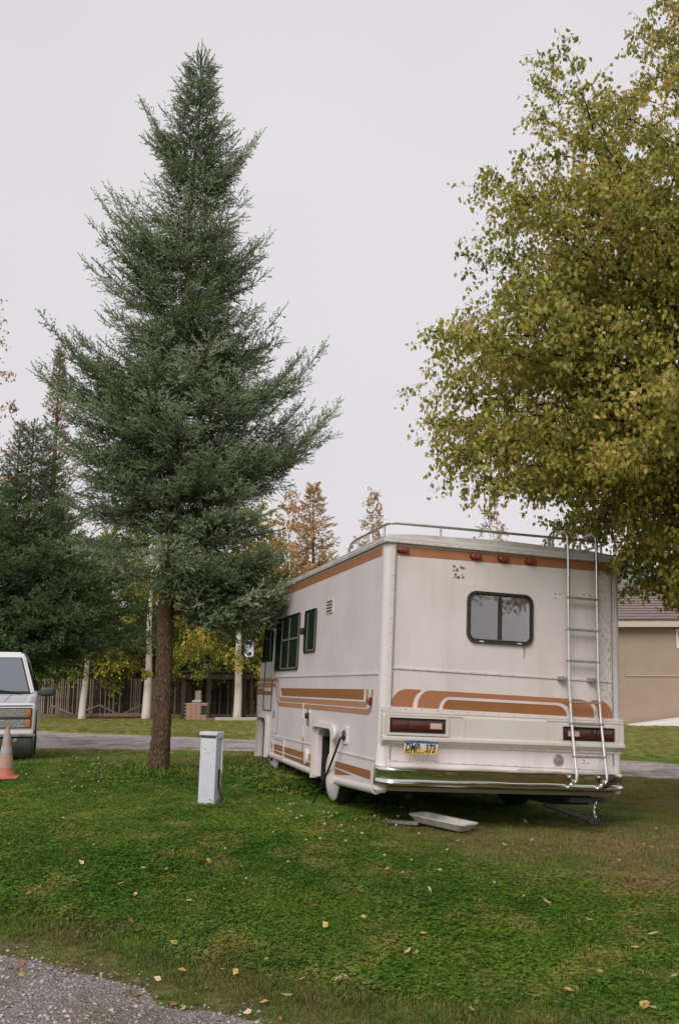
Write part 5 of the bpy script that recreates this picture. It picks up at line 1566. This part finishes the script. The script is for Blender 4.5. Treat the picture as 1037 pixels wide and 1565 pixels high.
# boughs facing the camera and away from it, so the column closes in the middle
heroes = spawn(heroes, rngs)
data = conifer(rngs, Hs, 2.25, srad, 205, dens=1.0, flat=0.26, n_need=15, nlen=0.026, nwid=0.0070, hero=heroes, axis=sp_axis, elev=(32, -2), tint0=0.44, fill=165, shoot=.13, skip=lambda z, az, r: z < 3.4 and math.cos(az) < .15 and r.uniform() < .85)
tp, trr = [], []
for k in range(150):
    z = Hs * (k / 149) ** 1.5
    tp.append((sp_axis(z)[0] + 0.02 * math.sin(z * 2.2), 0.015 * math.sin(z * 1.6), z - 0.12 if k == 0 else z))
    trr.append(max(0.008, 0.118 * (1 - z / Hs) ** 0.85 + 0.04 * math.exp(-z * 4.5)))
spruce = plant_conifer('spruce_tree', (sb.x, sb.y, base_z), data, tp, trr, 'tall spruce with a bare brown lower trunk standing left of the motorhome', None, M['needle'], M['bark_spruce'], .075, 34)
# leader shoots at the top
ld_ = MB()
for dx, dz in ((0.0, .30), (-.10, .22), (.10, .16)):
    ld_.tube([(sp_axis(Hs)[0], 0, Hs - .12), (sp_axis(Hs)[0] + dx * .6, 0.02, Hs + dz * .6), (sp_axis(Hs)[0] + dx * .5, .02, Hs + dz)], [.010, .007, .004], 6)
ld_.build('leader', M['bark_spruce'], spruce)

# ---- dark spruces at the left edge, behind the suv
def simple_rad(H, c0, rmax, p=0.8): return lambda z: rmax * max(0.03, 1 - (z - c0) / (H - c0)) ** p * min(1, .55 + (z - c0) * .4)
def far_conifer(seed, H, c0, rmax, boughs, dens, mat, hero=(), elev=(30, -8), shoot=.14, nlen=.05, nwid=.011, n_need=7, tint0=.45, p=.8):
    r = np.random.default_rng(seed)
    d = conifer(r, H, c0, simple_rad(H, c0, rmax, p), boughs, dens, shoot, n_need, nlen, nwid, elev=elev, tint0=tint0, hero=hero)
    tp = [(0, 0, H * k / 10 - (.2 if k == 0 else 0)) for k in range(11)]; tr_ = [max(.015, H * .016 * (1 - k / 10) ** .9) for k in range(11)]
    return d, tp, tr_
def place_conifer(name, px, base_py, top_py, Y, seed, label, mat, group=None, c0=1.0, rmax=2.0, boughs=110, dens=.5, **kw):
    b = at(px, base_py, Y); g = gy(b.x, Y); H = at(px, top_py, Y).z - g
    d, tp, tr_ = far_conifer(seed, H, c0, rmax, boughs, dens, mat, **kw)
    return plant_conifer(name, (b.x, Y, g), d, tp, tr_, label, group, mat, M['bark_spruce'], n=10)
place_conifer('spruce_tree', 22, 1120, 640, 18.5, 51, 'dark spruce with low sweeping boughs directly behind the white suv', M['needle_dark'], c0=1.75, rmax=2.6, boughs=240, dens=.85, shoot=.14, nlen=.036, nwid=.0105, n_need=9, hero=[(2.15 + .13 * k, (-.9 + .29 * k) % 1.5 - .95, 2.2 + .8 * ((k * 7) % 5) / 5, -6 + (k * 5) % 9) for k in range(18)])
place_conifer('spruce_tree', -75, 1120, 640, 20.5, 55, 'dark spruce outside the left edge reaching in over the suv roof', M['needle_dark'], c0=1.6, rmax=2.4, boughs=190, dens=.8, shoot=.13, nlen=.040, nwid=.0105, n_need=8)
place_conifer('spruce_tree', 60, 1090, 530, 43.5, 53, 'spruce with a narrow rust brown top poking above the dark boughs', M['needle_rust'], c0=2.5, rmax=2.9, boughs=280, dens=.45, shoot=.2, nlen=.08, nwid=.02, tint0=.5, p=1.0)
place_conifer('spruce_tree', 2, 1090, 640, 43.5, 54, 'rust topped spruce cut off by the left edge of the picture', M['needle_rust'], c0=2.5, rmax=2.8, boughs=150, dens=.42, shoot=.2, nlen=.08, nwid=.02, tint0=.4)

# ---- broadleaf trees
def branch_curve(p0, d0, L, sag, rng, n=7):
    pts = [np.array(p0, float)]; d = np.array(d0, float)
    for k in range(n):
        d = d + rng.normal(0, .10, 3) + np.array([0, 0, -sag / n]); d /= np.linalg.norm(d)
        pts.append(pts[-1] + d * L / n)
    return np.array(pts)
def broadleaf(rng, H, c0, rad, limbs, tw_per, lv_per, leaf, axis=lambda z: (0., 0.), elev=(65, 15), sag=.5, tint=.4, spread=.30, clump_tint=.16, inner=.35, hero=(), tw_len=.42, zmin=None):
    """limbs from the trunk, twigs along limbs, hanging leaves along twigs"""
    A, B, W, LP, LD, LT = [], [], [], [], [], []
    lst = []
    zs = c0 + (H - c0) * ((np.arange(limbs) + rng.uniform(0, 1, limbs)) / limbs) ** 0.95
    for k, z in enumerate(zs): lst.append((z, k * 2.39996 + rng.uniform(-.4, .4), max(.25, rad(z) * rng.uniform(.72, 1.04)), None))
    lst += list(hero)
    for z, az, L, el in lst:
        t = np.clip((z - c0) / (H - c0), 0, 1)
        e = R(el if el is not None else elev[1] + (elev[0] - elev[1]) * t + rng.uniform(-10, 10))
        hor = np.array([math.cos(az), math.sin(az), 0])
        rise = L * math.tan(min(e, R(70))) * .72
        zb = max(c0 * .8, z - rise)
        ax, ay = axis(zb)
        d0 = hor * math.cos(e) + np.array([0, 0, math.sin(e)])
        full = math.hypot(L, z - zb) * 1.06
        pts = branch_curve((ax, ay, zb), d0, full, sag * .55, rng, 8)
        # rescale so that the tip reaches L
        rr = np.linalg.norm(pts[-1, :2] - np.array([ax, ay]))
        if rr > 1e-3: pts[:, :2] = np.array([ax, ay]) + (pts[:, :2] - np.array([ax, ay])) * (L / rr if L / rr < 1.6 else 1.6)
        if el is not None: pts[:, 2] += np.linspace(0, 1, len(pts)) * (z - pts[-1, 2])
        A.append(pts[:-1]); B.append(pts[1:]); W.append(np.linspace(.010 + .013 * L, .004, 8))
        nt = max(3, int(tw_per * (0.35 + L)))
        u = inner + (1 - inner) * rng.uniform(0, 1, nt) ** .75
        u[:2] = 1.0
        ip = u * 8; i0 = np.minimum(ip.astype(int), 7); fr = (ip - i0)[:, None]
        q = pts[i0] * (1 - fr) + pts[np.minimum(i0 + 1, 8)] * fr
        tang = norm(pts[np.minimum(i0 + 1, 8)] - pts[i0])
        ct = np.clip(tint + rng.normal(0, clump_tint), 0, 1)
        for m_ in range(nt):
            d = norm((tang[m_] * .6 + rng.normal(0, .62, 3) + np.array([0, 0, .05]))[None])[0]
            ln = tw_len * rng.uniform(.5, 1.3) * (1.15 - .45 * u[m_]) * (0.6 + 0.25 * min(L, 3))
            tp_ = branch_curve(q[m_], d, ln, sag, rng, 4)
            A.append(tp_[:-1]); B.append(tp_[1:]); W.append(np.array([.0045, .0035, .0028, .002]))
            nl = max(3, int(lv_per * rng.uniform(.6, 1.3)))
            v = rng.uniform(.12, 1.0, nl) * 4; j0 = np.minimum(v.astype(int), 3); f2 = (v - j0)[:, None]
            lp = tp_[j0] * (1 - f2) + tp_[j0 + 1] * f2 + rng.normal(0, .026, (nl, 3)) * (spread / .3)
            LP.append(lp)
            LD.append(np.array([0, 0, -1.0]) + rng.normal(0, .55, (nl, 3)))
            LT.append(np.clip(ct + rng.normal(0, .10) + rng.normal(0, .17, nl), 0, 1))
    LP, LD, LT = map(np.concatenate, (LP, LD, LT))
    if zmin is not None:
        k_ = LP[:, 2] > zmin + .25 * np.sin(LP[:, 0] * 3.1) * np.sin(LP[:, 1] * 2.3)
        LP, LD, LT = LP[k_], LD[k_], LT[k_]
    A, B, W = map(np.concatenate, (A, B, W))
    if zmin is not None:
        k_ = (LP[:, 0] + BX > 2.45) | (LP[:, 1] + BY > 8.95) | (LP[:, 2] > 3.0)
        LP, LD, LT = LP[k_], LD[k_], LT[k_]
        k_ = (B[:, 2] > zmin - .05) & ((B[:, 0] + BX > 2.4) | (B[:, 1] + BY > 8.95) | (B[:, 2] > 2.95))
        A, B, W = A[k_], B[k_], W[k_]
    S = leaf * rng.uniform(.65, 1.2, len(LP))
    return leaves(LP, LD, S, LT, rng), strips(A, B, W, rng), len(LP)
def plant_leafy(name, loc, data, tp, tr_, label, leafmat, bark, group=None, n=12, twig=None):
    (V, F, T), (tv, tf), ns = data
    root = empty(name, loc, 0, label, 'tree', group)
    link('trunk', trunk_mesh(tp, tr_, n, .05, np.random.default_rng(7)), bark, root)
    link('branches', mesh_arrays('branches', tv, tf), twig or M['bark_dark'], root)
    link('crown', mesh_arrays('crown', V, F, T), leafmat, root)
    return root

# big birch at the right, trunk just outside the picture
BY = 8.6; BX = 4.35
bs = [(-160, 1045), (-60, 1015), (20, 968), (70, 930), (110, 892), (160, 815), (205, 790), (240, 800), (300, 805), (345, 790), (390, 755), (430, 720), (470, 668), (500, 660), (545, 645), (600, 690), (640, 690), (690, 725), (740, 775), (790, 815), (850, 862), (890, 915), (940, 960)]
bzs = np.array([at(x, y, BY).z for y, x in bs]); brs = np.array([BX - at(x, y, BY).x for y, x in bs])
o_ = np.argsort(bzs); bzs, brs = bzs[o_], brs[o_]
bz0 = gy(BX, BY)
def brad(zl): return float(np.interp(zl + bz0, bzs, brs)) * .98
def bhero(px, py, el, yaw=0.0, Y=BY, k=1.0):
    p = at(px, py, Y); zl = p.z - bz0
    dx, dy = p.x - BX, Y - BY
    return (zl, math.atan2(dy, dx) + yaw, math.hypot(dx, dy) * k, el)
bh = [bhero(790, 230, 42, Y=7.8), bhero(790, 300, 36), bhero(800, 330, 34, Y=7.6), bhero(750, 395, 36), bhero(770, 420, 30, Y=7.5), bhero(720, 430, 32), bhero(880, 200, 46, Y=7.6), bhero(870, 300, 38, Y=7.3), bhero(690, 690, -2), bhero(730, 715, -4, Y=8.0), bhero(752, 206, 45), bhero(830, 158, 52), bhero(940, 70, 62), bhero(775, 350, 40), bhero(722, 442, 34), bhero(680, 495, 26), bhero(650, 560, 18), bhero(685, 635, 8), bhero(705, 690, 0), bhero(690, 520, 25, Y=7.6), bhero(730, 600, 12, Y=7.2), bhero(760, 480, 30, Y=7.0),
      bhero(860, 800, -6, Y=10.2), bhero(930, 820, -8, Y=10.0), bhero(985, 880, -14, Y=8.4), bhero(1020, 890, -14, Y=8.5), bhero(900, 760, 0, Y=7.6), bhero(960, 700, 5, Y=7.2), bhero(1000, 800, -4, Y=7.6), bhero(1030, 850, -10, Y=8.2), bhero(990, 560, 15, Y=6.6), bhero(900, 420, 30, Y=6.9), bhero(1010, 300, 40, Y=6.9), bhero(1000, 120, 60, Y=7.8), bhero(1030, 90, 65), bhero(1030, 930, -18, Y=9.0), bhero(965, 870, -14, Y=8.8), bhero(880, 800, -6, Y=8.2), bhero(840, 700, 2, Y=7.4), bhero(820, 620, 10, Y=7.0)]
def bworld(x, y, z, el): return (z - bz0, math.atan2(y - BY, x - BX), math.hypot(x - BX, y - BY), el)
bh += [bhero(1005, 895, -12, Y=9.3), bhero(1035, 915, -14, Y=9.5), bhero(968, 868, -10, Y=9.7), bhero(1020, 870, -10, Y=9.0)]
bh += [bworld(3.0, 6.3, 2.75, -8), bworld(3.35, 6.0, 2.95, -4), bworld(3.7, 6.4, 2.7, -8), bworld(3.2, 5.7, 3.2, 0)]
Hb = at(1040, -190, BY).z - bz0
rb = np.random.default_rng(77)
bd_ = broadleaf(rb, Hb, 2.9, brad, 125, 16, 18, .053, elev=(66, 8), sag=.75, tint=.52, hero=spawn(bh, rb, 2, .3, .2), inner=.22, zmin=2.2, clump_tint=.10)
tpb = [(0.08 * math.sin(k * .9), 0.06 * math.cos(k * .7), Hb * k / 12 - (.15 if k == 0 else 0)) for k in range(13)]
trb = [max(.012, .17 * (1 - k / 12) ** .9) for k in range(13)]
plant_leafy('birch_tree', (BX, BY, bz0), bd_, tpb, trb, 'large birch with olive and yellow leaves overhanging the right corner of the motorhome', M['leaf_birch'], M['bark_birch'])
# solid limbs of the birch

# ---- birches with white trunks by the fence
def place_birch(px, base_py, Y, top_py, seed, label, mat, r_trunk, c0, rmax, limbs, lean=0.0, leaf=.13, tw=8, lv=9, group=None, name='birch_tree', bark=None, elev=(70, 20), tint=.45, sag=.6, twig=None, tw_len=.6):
    b = at(px, base_py, Y); g = gy(b.x, Y); H = at(px, top_py, Y).z - g
    r = np.random.default_rng(seed)
    def rad(z):
        t = (z - c0) / (H - c0)
        return rmax * (math.sin(math.pi * min(1, max(0, .12 + .85 * t))) ** .7) * (1.0 if t < .6 else max(.12, 1.0 - (t - .6) * 1.5))
    d = broadleaf(r, H, c0, rad, limbs, tw, lv, leaf, elev=elev, tint=tint, sag=sag, axis=lambda z: (lean * z, 0), spread=.6, tw_len=tw_len)
    tp = [(lean * H * k / 10 + .03 * math.sin(k * 1.3 + seed), 0, H * k / 10 - (.2 if k == 0 else 0)) for k in range(11)]
    tr_ = [max(.012, r_trunk * (1 - k / 10.5)) for k in range(11)]
    return plant_leafy(name, (b.x, Y, g), d, tp, tr_, label, mat, bark or M['bark_birch'], group, 10, twig)
place_birch(126, 1093, 39.5, 830, 61, 'birch with a leaning pale trunk in front of the left part of the fence', M['leaf_green'], .16, 1.75, 3.0, 56, lean=.03, tint=.5, elev=(70, 2))
place_birch(224, 1090, 39.8, 760, 62, 'birch with a straight white trunk just left of the spruce trunk', M['leaf_yellow'], .20, 1.75, 3.4, 66, tint=.45, elev=(70, 2))
place_birch(362, 1087, 39.0, 770, 63, 'birch with a white trunk at the right post of the shelter', M['leaf_yellow'], .18, 1.8, 3.2, 60, lean=.01, tint=.45, elev=(70, 2))

# wood beyond the fence: each tree its own thing
wood = [(20, 46, 790, 'leaf_green', 2.8), (88, 50, 800, 'leaf_yellow', 3.0), (160, 47, 800, 'leaf_yellow', 2.8), (195, 53, 800, 'leaf_yellow', 3.2), (262, 48, 815, 'leaf_yellow', 2.6), (310, 54, 780, 'leaf_yellow', 3.2), (395, 50, 765, 'leaf_yellow', 2.8), (345, 46, 880, 'leaf_green', 2.4), (425, 49, 850, 'leaf_yellow', 2.4), (240, 44.5, 900, 'leaf_green', 2.2), (120, 44.5, 905, 'leaf_green', 2.2), (400, 45, 930, 'leaf_green', 2.4), (55, 45, 900, 'leaf_green', 2.4), (300, 45, 940, 'leaf_green', 2.0)]
words_ = ['dark green birch in the wood at the far left behind the suv', 'yellow green birch in the wood above the left end of the fence', 'yellow birch in the wood behind the leaning pale trunk', 'tall yellow birch in the wood left of the spruce trunk', 'yellow birch in the wood directly behind the spruce trunk', 'tallest yellow birch in the wood above the shelter', 'yellow birch in the wood left of the motorhome front', 'green birch of middle height in the wood behind the shelter', 'golden birch showing just past the motorhome roof edge', 'low green birch in the wood behind the white trunk by the spruce', 'low green birch in the wood behind the fence left of the spruce', 'bushy dark green birch beside the motorhome mirror', 'low green birch over the fence behind the suv mirror', 'bushy green birch behind the brick barbecue']
for k, ((px, Y, top, mt, rm), w_) in enumerate(zip(wood, words_)):
    place_birch(px, 1085, Y, top, 100 + k, w_, M[mt], .14, 1.5, rm, 46, leaf=.17, tw=8, lv=9, group='birches in the wood behind the fence', tint=.52, bark=M['bark_dark'], elev=(65, 5))
for k, (px, Y, top) in enumerate(((70, 43.4, 1000), (112, 43.8, 985), (172, 43.5, 995), (205, 44, 980), (292, 44.2, 985), (338, 45, 975), (382, 43.8, 990))):
    place_birch(px, 1090, Y, top, 200 + k, ('dark green bush filling the fence gap behind the suv mirror', 'tall green bush over the fence left of the leaning birch trunk', 'green bush over the fence between the two white birch trunks', 'tall bush over the fence touching the straight white trunk', 'green bush behind the shelter post beside the spruce trunk', 'bush behind the shelter above the brick barbecue', 'green bush behind the rightmost white birch trunk')[k], M['leaf_green'], .04, .3, 1.9, 46, leaf=.15, tw=8, lv=9, name='bush', tint=.3, bark=M['bark_dark'], elev=(65, 8), group='bushes behind the picket fence')
# autumn trees over the motorhome roof
place_conifer('spruce_tree', 477, 1090, 738, 47, 81, 'ragged golden brown conifer rising above the motorhome roof', M['needle_gold'], c0=1.5, rmax=3.3, boughs=200, dens=.36, shoot=.22, nlen=.10, nwid=.024, n_need=8, tint0=.42, elev=(15, -12))
place_birch(440, 1090, 45.5, 752, 82, 'thin orange birch leaning on the golden conifer above the motorhome roof', M['leaf_orange'], .10, 2.0, 2.7, 70, leaf=.13, tw=9, lv=9, tint=.65, elev=(72, 40))
place_birch(572, 1090, 47, 750, 83, 'slender orange birch peeking over the left end of the roof rack', M['leaf_orange'], .09, 2.0, 1.5, 60, leaf=.12, tw=9, lv=9, tint=.35, elev=(75, 50))
place_birch(757, 1090, 47, 760, 84, 'small brownish birch peeking over the roof rack above the rear window', M['leaf_orange'], .09, 2.0, 1.3, 56, leaf=.12, tw=9, lv=9, tint=.25, elev=(75, 50))
place_birch(-66, 1100, 24, 430, 85, 'yellow birch whose twigs enter at the left edge of the picture', M['leaf_orange'], .12, 3.0, 1.15, 34, leaf=.09, tw=8, lv=8, tint=.35, elev=(60, 20))
place_birch(600, 1090, 52, 850, 86, 'green birch hidden low behind the motorhome', M['leaf_green'], .14, 1.0, 3, 36, leaf=.18, tw=7, lv=8)
place_birch(395, 1090, 44, 985, 87, 'dark low bush beside the shelter and the motorhome front', M['leaf_green'], .05, .3, 1.5, 40, leaf=.12, tw=9, lv=9, name='bush', tint=.2, bark=M['bark_dark'], elev=(60, 10))

# far wood closing the horizon all round behind the campsite
def far_woods():
    r = np.random.default_rng(500)
    n = 26000
    a = r.uniform(R(20), R(160), n); rad_ = r.uniform(95, 125, n)
    h = 6.5 + 2.2 * np.sin(a * 41) + 1.6 * np.sin(a * 97 + 1) + 1.0 * np.sin(a * 203)
    z = h * r.uniform(0, 1, n) ** .8
    p = np.stack([np.cos(a) * rad_, np.sin(a) * rad_, z], 1)
    V, F, T = leaves(p, r.normal(0, 1, (n, 3)) + np.array([0, 0, -.6]), r.uniform(.7, 1.6, n), np.clip(.25 + .25 * np.sin(a * 29) + r.normal(0, .15, n), 0, 1), r, .8)
    tag(link('far_woods', mesh_arrays('far_woods', V, F, T), M['leaf_green']), 'distant dark green wood along the horizon', kind='stuff')
far_woods()

# ================================================================== SMALL THINGS ON THE LAWN
LG = 'fallen leaves scattered on the lawn'
def leaf_mesh(seed):
    r = np.random.default_rng(seed)
    V, F, T = leaves(np.zeros((1, 3)), np.array([[1.0, 0, 0]]), np.array([1.0]), np.array([0.0]), r, .75)
    V = V.copy(); V[:, 0] -= .5
    zz = V[:, 2].copy()
    V[:, 2] = 0.18 * (V[:, 0] ** 2) * 2 + r.uniform(.2, .5) * np.abs(V[:, 1]) + r.normal(0, .03, len(V))
    me = mesh_arrays('fallen_leaf', V, F)
    return me
lmats = [simple('dry_leaf_tan', (0.46, 0.30, 0.17), .7, noise=.3, nscale=3), simple('dry_leaf_pale', (0.60, 0.47, 0.31), .7, noise=.3, nscale=3), simple('dry_leaf_brown', (0.25, 0.12, 0.055), .75, noise=.3, nscale=3), simple('dry_leaf_yellow', (0.48, 0.34, 0.10), .7, noise=.3, nscale=3)]
lme = []
for k in range(8):
    me = leaf_mesh(k + 1); me.materials.append(lmats[k % 4]); lme.append(me)
rl = random.Random(31)
spots = [(200, 1420), (265, 1453), (342, 1371), (178, 1494), (277, 1498), (340, 1500), (362, 1500), (211, 1525), (403, 1538), (438, 1540), (265, 1541), (283, 1545), (445, 1481), (512, 1512), (527, 1507), (555, 1520), (623, 1469), (639, 1483), (705, 1545), (745, 1548), (815, 1495), (871, 1508), (919, 1498), (793, 1556), (868, 1530), (32, 1477), (18, 1484), (104, 1491), (618, 1353), (600, 1370), (655, 1372), (704, 1317), (755, 1358), (480, 1397), (375, 1363), (428, 1336), (497, 1428), (582, 1556), (985, 1555), (998, 1440), (812, 1293), (835, 1390), (880, 1345), (1000, 1430), (970, 1462), (228, 1397), (185, 1361), (40, 1437), (520, 1400), (590, 1338), (930, 1303), (855, 1352), (770, 1300), (960, 1370), (1010, 1395), (900, 1420), (68, 1405), (310, 1330)]
gold_leaf = []
for k in range(52): spots.append((rl.uniform(0, 1037), 1245 + 320 * rl.random() ** .8))
for k in range(26): spots.append((rl.uniform(740, 1037), rl.uniform(1225, 1420)))
for k, (px, py) in enumerate(spots):
    p = ground_at(px, py)
    li = rl.randrange(8)
    o = link('fallen_leaf', lme[li])
    s_ = rl.uniform(.045, .072) if k < 58 else rl.uniform(.03, .055)
    o.scale = (s_, s_, s_)
    o.location = (p.x, p.y, gy(p.x, p.y) + rl.uniform(.040, .058) * (1 if p.y - float(gravel_edge(p.x)) > .25 else .35))
    o.rotation_euler = (rl.gauss(-.25, .35), rl.gauss(0, .35), rl.uniform(0, 6.28))
    on_ = 'the grey gravel' if p.y < float(gravel_edge(p.x)) else ('the worn earth behind the motorhome' if p.x > 1.2 and p.y > 6.6 else ('the grass close to the gravel' if p.y - float(gravel_edge(p.x)) < .8 else 'the green lawn'))
    tag(o, ('tan', 'pale cream', 'dark brown', 'golden tan')[li % 4] + ' fallen leaf lying on ' + on_, 'leaf', LG)
cf = bmesh.new(); bmesh.ops.create_icosphere(cf, subdivisions=2, radius=.011)
for v in cf.verts:
    v.co *= random.Random(v.index).uniform(.78, 1.15)
cm = bpy.data.meshes.new('clover_flower'); cf.to_mesh(cm); cf.free()
cm.materials.append(simple('clover_flower', (0.50, 0.44, 0.37), .8, noise=.3, nscale=80))
fl = [(425, 1247), (432, 1250), (443, 1243), (448, 1240), (523, 1282), (553, 1291), (572, 1262), (590, 1265), (608, 1262), (540, 1275), (495, 1252), (470, 1237), (605, 1275), (640, 1290), (376, 1361), (440, 1334), (130, 1170), (118, 1180), (125, 1195), (135, 1190), (160, 1180), (110, 1215), (145, 1220), (88, 1205), (170, 1175), (150, 1168), (60, 1215), (230, 1190)]
for k in range(26): fl.append((rl.gauss(500, 70), rl.gauss(1262, 16)) if k < 12 else (rl.gauss(600, 160), rl.gauss(1330, 40)))
for k in range(22): fl.append((rl.gauss(140, 45), rl.gauss(1185, 16)))
for k, (px, py) in enumerate(fl):
    p = ground_at(px, py)
    o = link('clover_flower', cm)
    o.location = (p.x, p.y, gy(p.x, p.y) + rl.uniform(.06, .09)); s_ = rl.uniform(.6, 1.05); o.scale = (s_, s_, s_ * .85)
    tag(o, 'small white clover flower in the lawn', 'clover flower', 'white clover flowers in the lawn')
